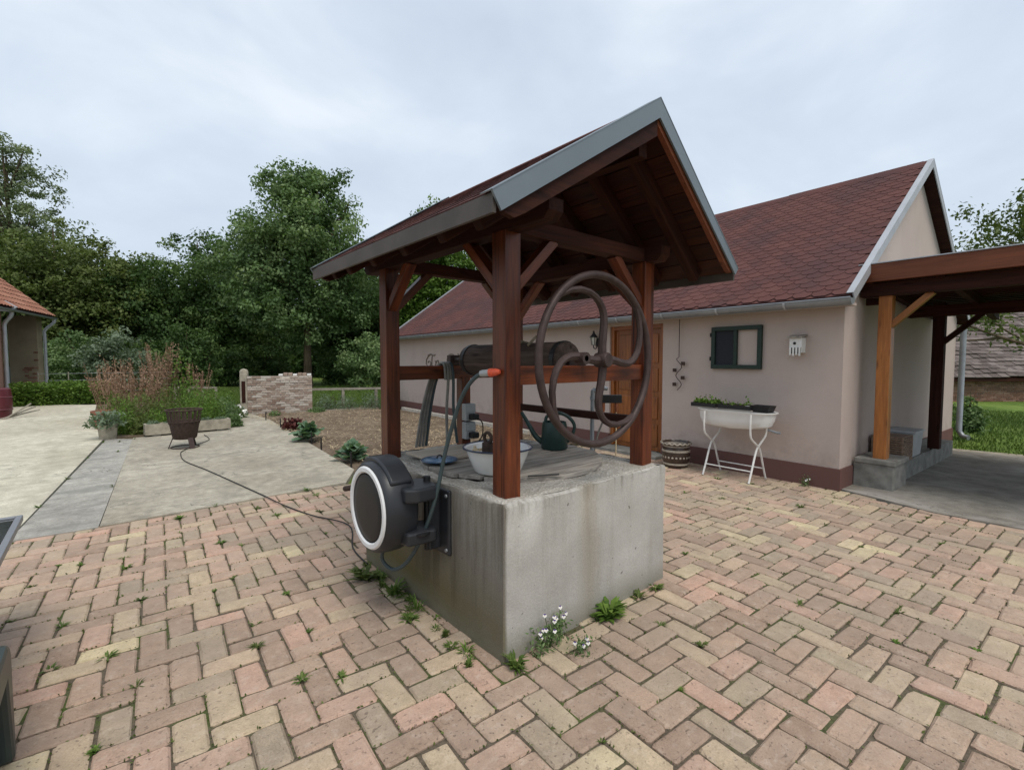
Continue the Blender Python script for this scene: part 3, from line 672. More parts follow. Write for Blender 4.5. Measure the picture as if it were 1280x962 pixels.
# ================================================================ things on and around the well
def reel():
    r = thing('hose_reel', 'black wall-mounted hose reel with white ring on the concrete well', 'hose reel', (1.6, 2.66, 0.42))
    def rp(mb, name, mat, parent=None, **k):
        off = Vector((1.6, 2.66, .42)); mb.v = [tuple(Vector(p) - off) for p in mb.v]; return mb.build(name, mat, parent or r, **k)
    cy, cz = 2.775, .745
    def ring(rad, x, sq=0.0):     # rounded body section in the y-z plane
        o = []
        for k in range(36):
            t = 2 * math.pi * k / 36; c, s = math.cos(t), math.sin(t)
            rr = rad * (1 + sq * (1 / max(abs(c), abs(s)) - 1)); o.append((x, cy + rr * c, cz + rr * s))
        return o
    secs = [(1.215, .225, 0), (1.205, .262, 0), (1.222, .275, .04), (1.26, .283, .08), (1.34, .283, .10), (1.40, .270, .10), (1.425, .235, .08), (1.43, .0, 0)]
    v = []; f = []
    for x, rad, sq in secs: v += ring(rad, x, sq)
    m = 36
    for i in range(len(secs) - 1): f += [(i * m + k, i * m + (k + 1) % m, (i + 1) * m + (k + 1) % m, (i + 1) * m + k) for k in range(m)]
    f.append(tuple(range(m))); mb = MB(); mb.add(v, f); body = rp(mb, 'drum_housing', 'reel_plastic', smooth=True)
    mb = MB(); mb.lathe([(.213, 1.203), (.222, 1.194), (.245, 1.194), (.254, 1.204), (.245, 1.212), (.213, 1.212), (.213, 1.203)], (0, cy, cz), 40, 'x'); rp(mb, 'white_ring', 'white_plastic', body, smooth=True)
    mb = MB(); mb.lathe([(.0, 1.196), (.15, 1.198), (.205, 1.203), (.214, 1.209), (.214, 1.215)], (0, cy, cz), 40, 'x'); rp(mb, 'side_disc', 'reel_dark', body, smooth=True)
    # top ridge of the housing and hose outlet
    mb = MB(); pa = [(cy + .306 * math.cos(t), cz + .306 * math.sin(t)) for t in np.linspace(R(38), R(142), 15)] + [(cy + .27 * math.cos(t), cz + .27 * math.sin(t)) for t in np.linspace(R(146), R(34), 15)]
    mb.prism(pa, 1.245, 1.385, 'x'); rp(mb, 'top_shell', 'reel_plastic', body, smooth=True, bevel=.012)
    # arms that reach back to the bracket
    mb = MB(); mb.prism([(1.30, 2.60), (1.30, 2.47), (1.36, 2.43), (1.50, 2.44), (1.53, 2.50), (1.53, 2.66), (1.46, 2.70)], .815, .90); rp(mb, 'upper_arm', 'reel_plastic', bevel=.014)
    mb = MB(); mb.prism([(1.30, 2.62), (1.32, 2.48), (1.50, 2.46), (1.53, 2.50), (1.53, 2.66), (1.46, 2.70)], .55, .63); rp(mb, 'lower_arm', 'reel_plastic', bevel=.014)
    mb = MB(); mb.tube([(1.505, 2.575, .47), (1.505, 2.575, .93)], .022, 12); rp(mb, 'pivot_pin', 'reel_dark', smooth=True)
    mb = MB(); mb.lathe([(.0, .845), (.05, .845), (.055, .85), (.055, .86), (.0, .865)], (1.42, 2.50, -.24), 20); rp(mb, 'outlet_collar', 'reel_dark', smooth=True)
    mb = MB(); mb.box(1.575, 1.602, 2.44, 2.72, .44, .85); pl = rp(mb, 'wall_bracket', 'reel_plastic', bevel=.012)
    mb = MB(); mb.box(1.50, 1.58, 2.54, 2.61, .47, .84); rp(mb, 'bracket_rib', 'reel_plastic', bevel=.01)
    for yy in (2.465, 2.695):
        for zz in (.475, .815):
            mb = MB(); mb.lathe([(.0, 1.566), (.011, 1.567), (.012, 1.576)], (0, yy, zz), 10, 'x'); rp(mb, 'bolt', 'zinc', pl, smooth=True)
    H = [(1.33, 2.70, .52), (1.31, 2.80, .43), (1.32, 2.81, .36), (1.36, 2.75, .32), (1.40, 2.66, .38), (1.44, 2.57, .52), (1.47, 2.48, .71), (1.50, 2.44, .88), (1.53, 2.41, 1.08), (1.55, 2.35, 1.27), (1.57, 2.28, 1.44), (1.60, 2.21, 1.54), (1.625, 2.155, 1.573)]
    hp = smooth_path(H, 5)
    hose = rp(MB().tube(hp, .0125, 10), 'hose', 'hose_green', smooth=True)
    d = Vector((.035, -.07, .008))
    p = Vector(H[-1]); rp(MB().tube([p - d * .2, p, p + d * .55], [.017, .02, .02], 12), 'hose_connector', 'grey_plastic', hose, smooth=True)
    rp(MB().tube([p + d * .5, p + d * .52, p + d * .78, p + d * .8, p + d * 1.05, p + d * 1.35], [.021, .024, .024, .021, .021, .012], 12), 'hose_nozzle', 'orange_plastic', hose, smooth=True)
    il = smooth_path([(1.38, 3.02, .78), (1.38, 3.15, .77), (1.38, 3.32, .74), (1.38, 3.45, .70)], 4)
    inl = rp(MB().tube(il, .011, 8), 'inlet_hose', 'cable_black', smooth=True)
    rp(MB().tube([(1.38, 3.43, .705), (1.38, 3.45, .70), (1.38, 3.58, .665), (1.38, 3.60, .66)], [.014, .022, .022, .012], 10), 'inlet_connector', 'rusty_iron', inl, smooth=True)
def smooth_path(P, n=4):
    P = [Vector(p) for p in P]; out = []
    for i in range(len(P) - 1):
        a, b, c, d = P[max(i - 1, 0)], P[i], P[i + 1], P[min(i + 2, len(P) - 1)]
        for k in range(n):
            t = k / n
            out.append(0.5 * ((2 * b) + (c - a) * t + (2 * a - 5 * b + 4 * c - d) * t * t + (3 * b - a - 3 * c + d) * t ** 3))
    return out + [P[-1]]
reel()
# enamel basin
bs = thing('enamel_basin', 'white enamel basin with dark blue rim on the well cover', 'basin', (1.985, 2.47, CT)); bs.scale = (1.16, 1.16, 1.12)
MB().lathe([(.0, .0), (.125, .0), (.135, .008), (.172, .10), (.182, .135), (.197, .142), (.197, .147), (.178, .142), (.168, .10), (.13, .014), (.0, .01)], n=40).build('bowl', 'enamel', bs, smooth=True)
MB().tube([(.198 * math.cos(t), .198 * math.sin(t), .1455) for t in np.linspace(0, 2 * math.pi, 41)], .0055, 8, False).build('rim', 'enamel_rim', bs, smooth=True)
for i in range(16):
    a = random.uniform(0, 6.28); rr = random.uniform(.0, .055)
    p = thing('clothes_peg', 'pale wooden clothes peg heaped in the enamel basin', 'clothes peg', (1.985 + rr * math.cos(a) - .085, 2.47 + rr * math.sin(a) + .065, CT + .03 + i * .0085), random.uniform(0, 6.28), 'clothes pegs in the basin')
    for s_ in (-1, 1):
        MB().beam((-.036, s_ * .004, 0), (.036, s_ * (.007), .006 * random.uniform(-1, 1)), .0065, .010).build('peg_half', 'peg_wood', p)
    MB().tube([(0, -.010, 0), (0, .010, 0)], .004, 6).build('spring', 'zinc', p)
# rusty iron weight standing in the basin
iw = thing('iron_weight', 'rusty iron weight with ring eye standing in the enamel basin', 'weight', (1.925, 2.50, CT + .012))
MB().box(-.03, .03, -.03, .03, 0, .185).build('block', 'rusty_iron', iw, bevel=.008)
MB().tube([(0, .038 * math.cos(t), .213 + .034 * math.sin(t)) for t in np.linspace(0, 2 * math.pi, 21)], .012, 8, False).build('eye', 'rusty_iron', iw, smooth=True)
# blue lid and pale board
bd = tag(MB().box(1.80, 2.36, 2.98, 3.40, CT - .006, CT + .014).build('board', 'board_wood', bevel=.004), 'pale square board lying on the well cover beneath the blue lid', 'board')
bl = thing('enamel_lid', 'shallow blue enamel pan lid with wire loop by the edge of the well', 'dish', (1.83, 2.95, CT + .014))
MB().lathe([(.0, .012), (.09, .010), (.115, .002), (.132, .006), (.132, .010), (.115, .008), (.09, .016), (.0, .02)], n=36).build('disc', 'enamel_blue', bl, smooth=True)
MB().tube([(.022 * math.cos(t) - .0, 0, .016 + .024 * math.sin(t)) for t in np.linspace(0, math.pi, 9)], .005, 6).build('handle', 'black_iron', bl, smooth=True)
MB().tube([(.127 * math.cos(t), .127 * math.sin(t), .008) for t in np.linspace(0, 2 * math.pi, 37)], .004, 6, False).build('rim', 'enamel_rim', bl, smooth=True)
# thin rod on the cover
tag(MB().tube([(2.03, 2.22, CT + .003), (2.22, 2.13, CT + .003)], .006, 6).build('iron_rod', 'black_iron'), 'thin black iron rod lying on the well planks beside the basin', 'rod')
# watering can
wc = thing('watering_can', 'dark green plastic watering can standing on the well cover', 'watering can', (2.86, 2.80, CT), R(-50))
MB().lathe([(.0, 0), (.105, 0), (.112, .01), (.105, .19), (.098, .225), (.090, .225), (.098, .19), (.104, .012), (.0, .008)], n=28).build('body', 'green_plastic', wc, smooth=True)
MB().tube(smooth_path([(-.10, 0, .05), (-.16, 0, .10), (-.22, 0, .20), (-.28, 0, .30)], 4), [.026 - .001 * k for k in range(13)], 10).build('spout', 'green_plastic', wc, smooth=True)
MB().tube(smooth_path([(-.075, 0, .22), (-.06, 0, .27), (.02, 0, .30), (.11, 0, .27), (.165, 0, .20), (.15, 0, .12), (.105, 0, .055)], 5), .0145, 10).build('handle', 'green_plastic', wc, smooth=True)
MB().lathe([(.0, .20), (.085, .20), (.085, .205), (.0, .206)], n=24).build('water', 'lamp_glass', wc, smooth=True)
# hoses hung over the back rail
hs = thing('hanging_hose', 'coil of grey garden hose hung over the back rail of the well', 'hose', (2.3, 3.5, WH))
for k in range(4):
    P = [(2.02 + .032 * k, 3.63, .90), (2.09 + .027 * k, 3.63, 1.25), (2.16 + .022 * k, 3.61, 1.50), (2.22 + .024 * k, 3.57, 1.608), (2.22 + .024 * k, 3.49, 1.608), (2.21 + .026 * k, 3.455, 1.48), (2.18 + .035 * k, 3.45, 1.22), (2.17 + .05 * k, 3.45, .93)][:8 if k in (1, 3) else 6]
    MB().tube([Vector(p) - Vector((2.3, 3.5, WH)) for p in smooth_path(P, 5)], .0125, 8).build('hose_turn', 'hose_grey' if k < 3 else 'hose_green', hs, smooth=True)
# socket box on the mid post
sb = thing('socket_strip', 'grey outdoor socket box with black plugs on the well middle post', 'socket', (2.445, 3.47, .93)); sb.scale = (1.15, 1.0, 1.15)
for k in range(2):
    MB().box(-.045, .045, -.05, .015, .02 + k * .14, .15 + k * .14).build('socket_box', 'grey_plastic', sb, bevel=.006)
    MB().box(-.040, .04, -.062, -.05, .085 + k * .14, .145 + k * .14).build('socket_cover', 'grey_plastic', sb, bevel=.004)
    MB().box(-.022, .038, -.12, -.05, .03 + k * .14, .075 + k * .14).build('plug', 'cable_black', sb, bevel=.008)
MB().tube(smooth_path([(.01, -.11, .19), (.05, -.14, .15), (.06, -.13, .06), (.05, -.09, .0), (.06, -.05, -.02)], 4), .005, 6).build('plug_cable', 'cable_black', sb, smooth=True)
# stand pipe with tap box behind the well
sp = thing('standpipe', 'grey bent standpipe with black meter box and copper fittings behind the well', 'standpipe', (3.42, 2.86, 0))
MB().tube(smooth_path([(0, 0, -.02), (0, 0, .5), (0, 0, 1.30), (.01, -.01, 1.36), (.05, -.045, 1.385), (.10, -.09, 1.385)], 4), .019, 10).build('pipe', 'zinc', sp, smooth=True)
MB().lathe([(.021, 1.28), (.026, 1.285), (.026, 1.31), (.021, 1.315)], n=12).build('joint_ring', 'zinc', sp, smooth=True)
MB().beam((.05, -.045, 1.29), (.20, -.175, 1.29), .05, .075).build('meter_box', 'black_iron', sp, bevel=.006)
for q in ((.075, -.065), (.165, -.145)):
    MB().tube([(q[0], q[1], 1.26), (q[0], q[1], 1.20), (q[0], q[1], 1.17)], [.017, .017, .013], 10).build('fitting', 'copper', sp, smooth=True)
MB().tube(smooth_path([(.075, -.065, 1.18), (.075, -.06, 1.08), (.04, -.02, .92), (.03, .03, .6), (.03, .03, 0)], 5), .010, 8).build('supply_hose', 'hose_grey', sp, smooth=True)
MB().tube([(.165, -.145, 1.18), (.165, -.145, .0)], .006, 6).build('marker_rod', 'peg_wood', sp)

# ================================================================ HOUSE
house = thing('house', 'low beige plastered house with dark red shingle roof and brown plinth', 'house', HC, HR)
HLEN = 13.2; HWID = 6.05; SL = .72; RX, EXZ = -0.22, 2.43
AX = HWID / 2; AZ = EXZ + SL * (AX - RX)
def wall_poly(): pass
# long wall with a door opening, gable wall as one pentagon prism
DY0, DY1, DZ0, DZ1 = 2.62, 3.78, .06, 2.26
mb = MB(); T = .35
mb.box(0, T, 0, DY0, .27, 2.50); mb.box(0, T, DY1, HLEN, .27, 2.50); mb.box(0, T, DY0, DY1, DZ1, 2.50)
mb.build('wall', 'plaster', house, fixn=False)
gp = [(T, .27), (HWID, .27), (HWID, 2.45), (AX, AZ - .13), (T, EXZ + SL * (T - RX) - .13)]
MB().prism(gp, 0.0, T, 'y').build('gable_wall', 'plaster', house)
MB().prism(gp, HLEN - T, HLEN, 'y').build('gable_wall', 'plaster', house)
MB().box(HWID - T, HWID, T, HLEN - T, .27, 2.45).build('wall', 'plaster', house)
mb = MB(); mb.box(-.02, T, -.02, DY0, -.08, .268); mb.box(-.02, T, DY1, HLEN + .02, -.08, .268); mb.box(T, HWID + .02, -.02, T, -.08, .268); mb.build('plinth', 'plinth', house, fixn=False)
MB().box(-.30, .10, DY0 - .1, DY1 + .1, -.06, .055).build('door_step', 'stone_block', house, bevel=.01)
# door: frame, two leaves with raised panels
door = MB(); door.box(.10, .16, DY0 + .07, DY1 - .07, DZ0, DZ1 - .07); door = door.build('door', 'door_wood', house)
mb = MB(); mb.box(.04, .17, DY0, DY0 + .07, DZ0, DZ1); mb.box(.04, .17, DY1 - .07, DY1, DZ0, DZ1); mb.box(.04, .17, DY0 + .07, DY1 - .07, DZ1 - .07, DZ1); mb.build('door_frame', 'door_wood', door, bevel=.004)
for a, b_ in ((DY0 + .09, (DY0 + DY1) / 2 - .015), ((DY0 + DY1) / 2 + .015, DY1 - .09)):
    for z0, z1 in ((.14, .52), (.62, 1.0), (1.10, 1.50), (1.60, 2.10)):
        MB().box(.082, .10, a + .06, b_ - .06, z0, z1).build('door_panel', 'door_wood', door, bevel=.014)
    mb = MB(); mb.box(.088, .101, a, a + .045, .08, 2.17); mb.box(.088, .101, b_ - .045, b_, .08, 2.17); mb.build('stile', 'door_wood', door, bevel=.003)
MB().box(.07, .088, (DY0 + DY1) / 2 - .08, (DY0 + DY1) / 2 - .045, .98, 1.16).build('handle_plate', 'black_iron', door, bevel=.003)
MB().tube([(.075, (DY0 + DY1) / 2 - .06, 1.09), (.03, (DY0 + DY1) / 2 - .06, 1.09), (.03, (DY0 + DY1) / 2 + .04, 1.09)], .008, 8).build('handle', 'black_iron', door, smooth=True)
# roof
hroof = link('roof', None, house)
E = Vector((RX, 0, EXZ)); d = Vector((1, 0, SL)).normalized(); n = Vector((-d.z, 0, d.x)); SLN = (AX - RX) / d.x
VY0, VY1 = -.15, HLEN + .25
mb = MB(); c = E + d * (SLN / 2) - n * .05; mb.beam((c.x, VY0 + .01, c.z), (c.x, VY1, c.z), SLN, .08, tuple(n)); mb.build('roof_deck', 'dark_wood', hroof)
E2 = Vector((2 * AX - RX, 0, EXZ)); d2 = Vector((-1, 0, SL)).normalized(); n2 = Vector((d2.z, 0, -d2.x)); n2 = n2 if n2.z > 0 else -n2
mb = MB(); c = E2 + d2 * (SLN / 2) - n2 * .05; mb.beam((c.x, VY0 + .01, c.z), (c.x, VY1, c.z), SLN, .08, tuple(n2)); mb.build('roof_deck', 'dark_wood', hroof)
mb = MB(); c = E2 + d2 * (SLN / 2) + n2 * .003; mb.beam((c.x, VY0, c.z), (c.x, VY1, c.z), SLN, .012, tuple(n2)); mb.build('roof_covering', 'shingle', hroof)
mb = MB(); c = E + d * (SLN / 2) - n * .006; mb.beam((c.x, VY0 + .005, c.z), (c.x, VY1, c.z), SLN + .02, .008, tuple(n)); mb.build('roof_felt', 'shingle', hroof)
SWD, SEX = .225, .126
HS = [(shingle_mesh(d, n, SWD, SEX, t)) for t in np.linspace(.25, .75, 12)]
sg = shingle_geo(SWD, SEX); field = MB(); cnt = []
rows = int(SLN / SEX) + 1
allp = []
for r in range(rows):
    y = VY0 + .13 + (SWD / 2 if r % 2 else 0)
    while y < VY1 - .12: allp.append((y, r)); y += SWD
allp.sort(key=lambda q: q[0]); nearp = set(allp[:298])
for (y, r) in allp:
    s0 = min(r * SEX, SLN - SEX * 1.1)
    q = E + d * s0 - n * .004
    if (y, r) in nearp:
        o = bpy.data.objects.new('shingle', random.choice(HS)); COL.objects.link(o); o.parent = hroof; o.location = (q.x, y, q.z + random.uniform(0, .002))
    else:
        v = []
        for dz in (0, .007):
            for (yy, s) in sg: v.append(Vector((q.x, y + yy, q.z)) + d * min(s, SLN - s0) + n * (dz + .011 * (1 - s / (SEX * 1.9))))
        field.add(v, [tuple(range(6, 12)), (1, 2, 8, 7), (2, 3, 9, 8), (3, 4, 10, 9), (0, 1, 7, 6), (4, 5, 11, 10)], None, random.uniform(.2, .8))
field.build('shingle_field', 'shingle', hroof, fixn=False)['kind'] = 'stuff'
mb = MB(); a_ = Vector((AX, 0, AZ)); mb.prism([(AX - .13, AZ - .075), (AX, AZ + .03), (AX + .13, AZ - .075), (AX + .13, AZ - .09), (AX, AZ + .012), (AX - .13, AZ - .09)], VY0 + .01, VY1, 'y'); mb.build('ridge_cap', 'shingle', hroof)
for E_, d_, n_ in ((E, d, n), (E2, d2, n2)):
    for yy, s_ in ((VY0, -1), (VY1, 1)):
        top = Vector((AX, 0, AZ + .035)); poly = [E_ - d_ * .02 + n_ * .03, top, top - Vector((0, 0, .13)), E_ - d_ * .02 - n_ * .075]
        MB().prism([(q.x, q.z) for q in poly], yy - .012 * (s_ < 0), yy + .012 * (s_ > 0) + .0005, 'y').build('verge_trim', 'pale_trim', hroof)
        poly = [E_ - d_ * .02 + n_ * .035, top + Vector((0, 0, .006)), top + Vector((0, 0, -.004)), E_ - d_ * .02 + n_ * .025]
        MB().prism([(q.x, q.z) for q in poly], yy - .014, yy + .06, 'y').build('verge_cap', 'pale_trim', hroof)
# gutter: half round with brackets
g = MB(); pr = []; GZ, GX, GR = 2.375, -.30, .075
arc = [(GX + GR * math.cos(t), GZ + GR * math.sin(t)) for t in np.linspace(math.pi, 2 * math.pi, 11)]
arc2 = [(GX + (GR - .006) * math.cos(t), GZ + (GR - .006) * math.sin(t)) for t in np.linspace(2 * math.pi, math.pi, 11)]
g.prism(arc + arc2, VY0 - .02, VY1 - .3, 'y'); gut = g.build('gutter', 'zinc', house, smooth=True)
MB().tube([(GX - GR, VY0 - .02, GZ + .004), (GX - GR, VY1 - .3, GZ + .004)], .009, 8).build('gutter_bead', 'zinc', gut, smooth=True)
MB().prism(arc, VY0 - .022, VY0 - .014, 'y').build('end_cap', 'zinc', gut)
for k in range(15):
    yy = .55 + k * .92; bb = MB(); a1 = [(GX + (GR + .003) * math.cos(t), GZ + (GR + .003) * math.sin(t)) for t in np.linspace(math.pi, 2 * math.pi, 11)]; a2 = [(GX + (GR + .008) * math.cos(t), GZ + (GR + .008) * math.sin(t)) for t in np.linspace(2 * math.pi, math.pi, 11)]
    bb.prism(a1 + a2, yy, yy + .028, 'y').build('gutter_bracket', 'pale_trim', gut)
MB().box(-.215, -.03, VY0 + .02, VY1 - .02, 2.305, 2.335).build('eave_soffit', 'plaster', house)
MB().box(-.222, -.20, VY0 + .02, VY1 - .02, 2.30, 2.395).build('eave_fascia', 'pale_trim', house)
# far downpipe at the rear gable corner
MB().tube([(HWID + .06, -.10, 2.35), (HWID + .06, -.10, .22), (HWID + .04, -.16, .12), (HWID + .0, -.26, .10)], .05, 12).build('downpipe', 'zinc', house, smooth=True)
# script lettering on the wall, raised strokes
def letters():
    t = thing('wall_lettering', 'curling script wall lettering reading In V on the beige house wall', 'lettering', hw(-.012, 10.2, 1.43), HR); t.scale = (1, 1.5, 1.05)
    def stroke(P, w=.014):     # P in (right, up); right runs to -y
        pts = smooth_path([(0, -a, b) for a, b in P], 5)
        return MB().tube(pts, w, 6)
    X = -.62
    I_ = [(X + .30, .34), (X + .20, .36), (X + .10, .30), (X + .02, .20), (X + .02, .08), (X + .10, .02), (X + .19, .05), (X + .20, .13), (X + .13, .17), (X + .08, .12)]
    I2 = [(X + .08, .33), (X + .20, .37), (X + .34, .33), (X + .40, .36)]
    I3 = [(X + .27, .33), (X + .25, .18), (X + .24, .04), (X + .18, .0)]
    N_ = [(X + .40, .18), (X + .42, .10), (X + .40, .03), (X + .44, .15), (X + .51, .19), (X + .52, .10), (X + .51, .04), (X + .57, .05)]
    for s_ in (I_, I2, I3): stroke(s_).build('letter_stroke', 'letters', t, smooth=True)
    stroke(N_, .013).build('letter_stroke', 'letters', t, smooth=True)
    V_ = [(X + .98, .08), (X + .90, .10), (X + .87, .20), (X + .92, .32), (X + 1.02, .36), (X + 1.12, .32), (X + 1.13, .16), (X + 1.15, .02), (X + 1.24, .14), (X + 1.30, .30), (X + 1.26, .37)]
    stroke(V_).build('letter_stroke', 'letters', t, smooth=True)
letters()
# old green window frame hung on the wall
wf = thing('window_frame', 'old dark green window frame hung on the house wall, one half screened', 'window frame', hw(-.005, 1.355, 1.515), HR)
def fb(*a): return MB().box(*a)
fb(-.05, 0, -.375, .375, 0, .06).build('frame_rail', 'green_paint', wf, bevel=.004); fb(-.05, 0, -.375, .375, .565, .625).build('frame_rail', 'green_paint', wf, bevel=.004)
fb(-.05, 0, -.375, -.315, .06, .565).build('frame_stile', 'green_paint', wf, bevel=.004); fb(-.05, 0, .315, .375, .06, .565).build('frame_stile', 'green_paint', wf, bevel=.004)
fb(-.045, 0, -.02, .03, .06, .565).build('frame_mullion', 'green_paint', wf, bevel=.004)
fb(-.02, -.012, .03, .315, .06, .565).build('screen', 'screen_mesh', wf)
for z in (.12, .48): fb(-.055, -.02, .375, .395, z, z + .06).build('hinge', 'black_iron', wf, bevel=.003)
# bird house
bh = thing('bird_house', 'small white bird box with slatted lower front on the house wall', 'bird box', hw(-.002, .505, 1.70), HR)
fb(-.13, 0, -.075, .075, .04, .235).build('box', 'white_paint', bh, bevel=.003)
MB().beam((-.165, 0, .245), (.0, 0, .275), .19, .016, (0, 0, 1)).build('roof', 'grey_wood', bh)
MB().lathe([(.0, -.134), (.019, -.134), (.019, -.128)], (0, .01, .165), 14, 'x').build('entry_hole_shade', 'black_iron', bh)  # black disc stands in for the dark inside of the hole
fb(-.138, -.13, -.068, .068, .03, .11).build('dark_panel', 'black_iron', bh)
for k in range(4): fb(-.146, -.138, -.068 + k * .038, -.046 + k * .038, .0 + .012 * (k % 2), .115).build('picket', 'white_paint', bh)
# hanging metal ornament
om = thing('hanging_ornament', 'twisted wire ornament with small dark squares hanging from the eave', 'wall ornament', hw(-.05, 2.28, 1.16), HR)
zz = np.linspace(0, .50, 26)
MB().tube([(0, -.05 * math.sin((z - .02) * 22), z) for z in zz] + [(0, 0, .53), (0, 0, 1.14)], .0055, 6).build('wire', 'black_iron', om, smooth=True)
for z, s_ in ((.09, 1), (.20, -1), (.32, 1), (.43, -1)): fb(-.012, .008, s_ * .075 - .03, s_ * .075 + .03, z - .028, z + .028).build('square', 'rusty_iron', om)
# lantern
ln = thing('wall_lantern', 'black wall lantern with pale glass beside the house door', 'lantern', hw(-.005, 4.07, 1.84), HR)
fb(-.02, 0, -.035, .035, .06, .22).build('back_plate', 'black_iron', ln, bevel=.004)
MB().tube(smooth_path([(-.01, 0, .08), (-.06, 0, .02), (-.12, 0, .04), (-.12, 0, .09)], 4), .009, 8).build('arm', 'black_iron', ln, smooth=True)
MB().lathe([(.0, .09), (.035, .09), (.062, .23), (.0, .235)], (-.12, 0, 0), 6).build('glass', 'lamp_glass', ln)
for k in range(6):
    t = k * math.pi / 3; MB().tube([(-.12 + .036 * math.cos(t), .036 * math.sin(t), .085), (-.12 + .064 * math.cos(t), .064 * math.sin(t), .232)], .005, 5).build('glazing_bar', 'black_iron', ln)
MB().lathe([(.08, .23), (.075, .245), (.03, .30), (.018, .325), (.02, .345), (.0, .36)], (-.12, 0, 0), 6).build('cap', 'black_iron', ln)
# baby bath on a tube stand
bt = thing('bath_stand', 'white enamel baby bath on a crossed tubular stand by the wall', 'bath', hw(-.34, 1.17, 0), HR)
def bathbody():
    mb = MB(); secs = []
    prof = [(.0, .0, .70), (.62, .70, .70), (.80, .86, .735), (.90, .93, .82), (.93, .95, .915), (1.0, 1.0, .935), (1.0, 1.0, .948), (.92, .94, .94), (.86, .90, .83), (.78, .84, .75), (.0, .0, .73)]
    n_ = 36; v = []
    for sx, sy, z in prof:
        for k in range(n_):
            t = 2 * math.pi * k / n_; c, s = math.cos(t), math.sin(t); c = math.copysign(abs(c) ** .75, c); s = math.copysign(abs(s) ** .6, s)
            v.append((.225 * sx * c, .55 * sy * s, z + .02 * (s < 0) * abs(s) * (z < .9)))
    m = len(prof); f = [(i * n_ + k, i * n_ + (k + 1) % n_, (i + 1) * n_ + (k + 1) % n_, (i + 1) * n_ + k) for i in range(m - 1) for k in range(n_)]
    mb.add(v, f); mb.build('tub', 'enamel', bt, smooth=True)
bathbody()
for s_ in (-1, 1):
    for y_ in (-.32, .34):
        P = [(s_ * .228, y_, .92), (s_ * .232, y_, .72), (s_ * .20, y_, .60), (s_ * .05, y_, .50), (-s_ * .05, y_, .42), (-s_ * .17, y_, .15), (-s_ * .24, y_, .0)]
        MB().tube(smooth_path(P, 4), .0135, 8).build('leg', 'white_paint', bt, smooth=True)
    MB().tube([(-s_ * .17, -.32, .15), (-s_ * .17, .34, .15)], .009, 8).build('cross_bar', 'white_paint', bt, smooth=True)
MB().tube([(0, -.44, .715), (0, -.56, .69), (0, -.60, .69)], .016, 8).build('drain_spout', 'zinc', bt, smooth=True)
tag(MB().box(-.13, .13, -.28, .62, 0, .018).build('board', 'grey_wood'), 'thin weathered board laid across the white bath under the trays', 'board'); bo = bpy.context.scene.objects['board.001']; bo.location = hw(-.34, 1.17, .948); bo.rotation_euler = (0, 0, HR)
def seedtray(y_, ln_, lab, ns):
    t = thing('seed_tray', lab, 'seed tray', hw(-.34, 1.17 + y_, .966), HR)
    mb = MB(); mb.box(-.12, .12, -ln_ / 2, ln_ / 2, 0, .008)
    for a in ((-.13, -.12, -ln_ / 2, ln_ / 2), (.12, .13, -ln_ / 2, ln_ / 2), (-.12, .12, -ln_ / 2, -ln_ / 2 + .01), (-.12, .12, ln_ / 2 - .01, ln_ / 2)): mb.box(*a, 0, .055)
    mb.build('tray', 'cable_black', t); MB().box(-.119, .119, -ln_ / 2 + .011, ln_ / 2 - .011, .008, .045).build('compost', 'potting_soil', t)
    if ns:
        rng = np.random.default_rng(ns); C = np.stack([rng.uniform(-.11, .11, ns), rng.uniform(-ln_ / 2 + .02, ln_ / 2 - .02, ns), .05 + rng.gamma(2, .014, ns)], 1)
        quads_mesh('seedlings', leaves(C, .04, .6, .6, rng), rng.random(ns), 'leaf_bright', t)['kind'] = 'stuff'
seedtray(.43, .38, 'black seed tray of green seedlings on the far end of the bath board', 420)
seedtray(-.03, .46, 'black seed tray with sparse sprouts in the middle of the bath board', 60)
tp = thing('plastic_pot', 'low black square plant pot standing on the bath rim past the trays', 'plant pot', hw(-.34, .80, .945), HR)
mb = MB(); mb.prism([(-.085, -.10), (.085, -.10), (.085, .10), (-.085, .10)], 0, .012); v = [(-.085, -.10, .0), (.085, -.10, 0), (.085, .10, 0), (-.085, .10, 0), (-.10, -.13, .09), (.10, -.13, .09), (.10, .13, .09), (-.10, .13, .09), (-.092, -.122, .09), (.092, -.122, .09), (.092, .122, .09), (-.092, .122, .09), (-.078, -.09, .015), (.078, -.09, .015), (.078, .09, .015), (-.078, .09, .015)]
mb.add(v, [(i, (i + 1) % 4, 4 + (i + 1) % 4, 4 + i) for i in range(4)] + [(4 + i, 4 + (i + 1) % 4, 8 + (i + 1) % 4, 8 + i) for i in range(4)] + [(8 + i, 8 + (i + 1) % 4, 12 + (i + 1) % 4, 12 + i) for i in range(4)]); mb.build('pot', 'cable_black', tp, fixn=False)
cup = tag(MB().lathe([(.0, 0), (.028, 0), (.036, .07), (.032, .07), (.026, .006), (.0, .006)], n=18).build('cup', 'white_plastic', smooth=True), 'small white cup between the seed trays and black pot on the bath', 'cup'); cup.location = hw(-.38, .985, .948)
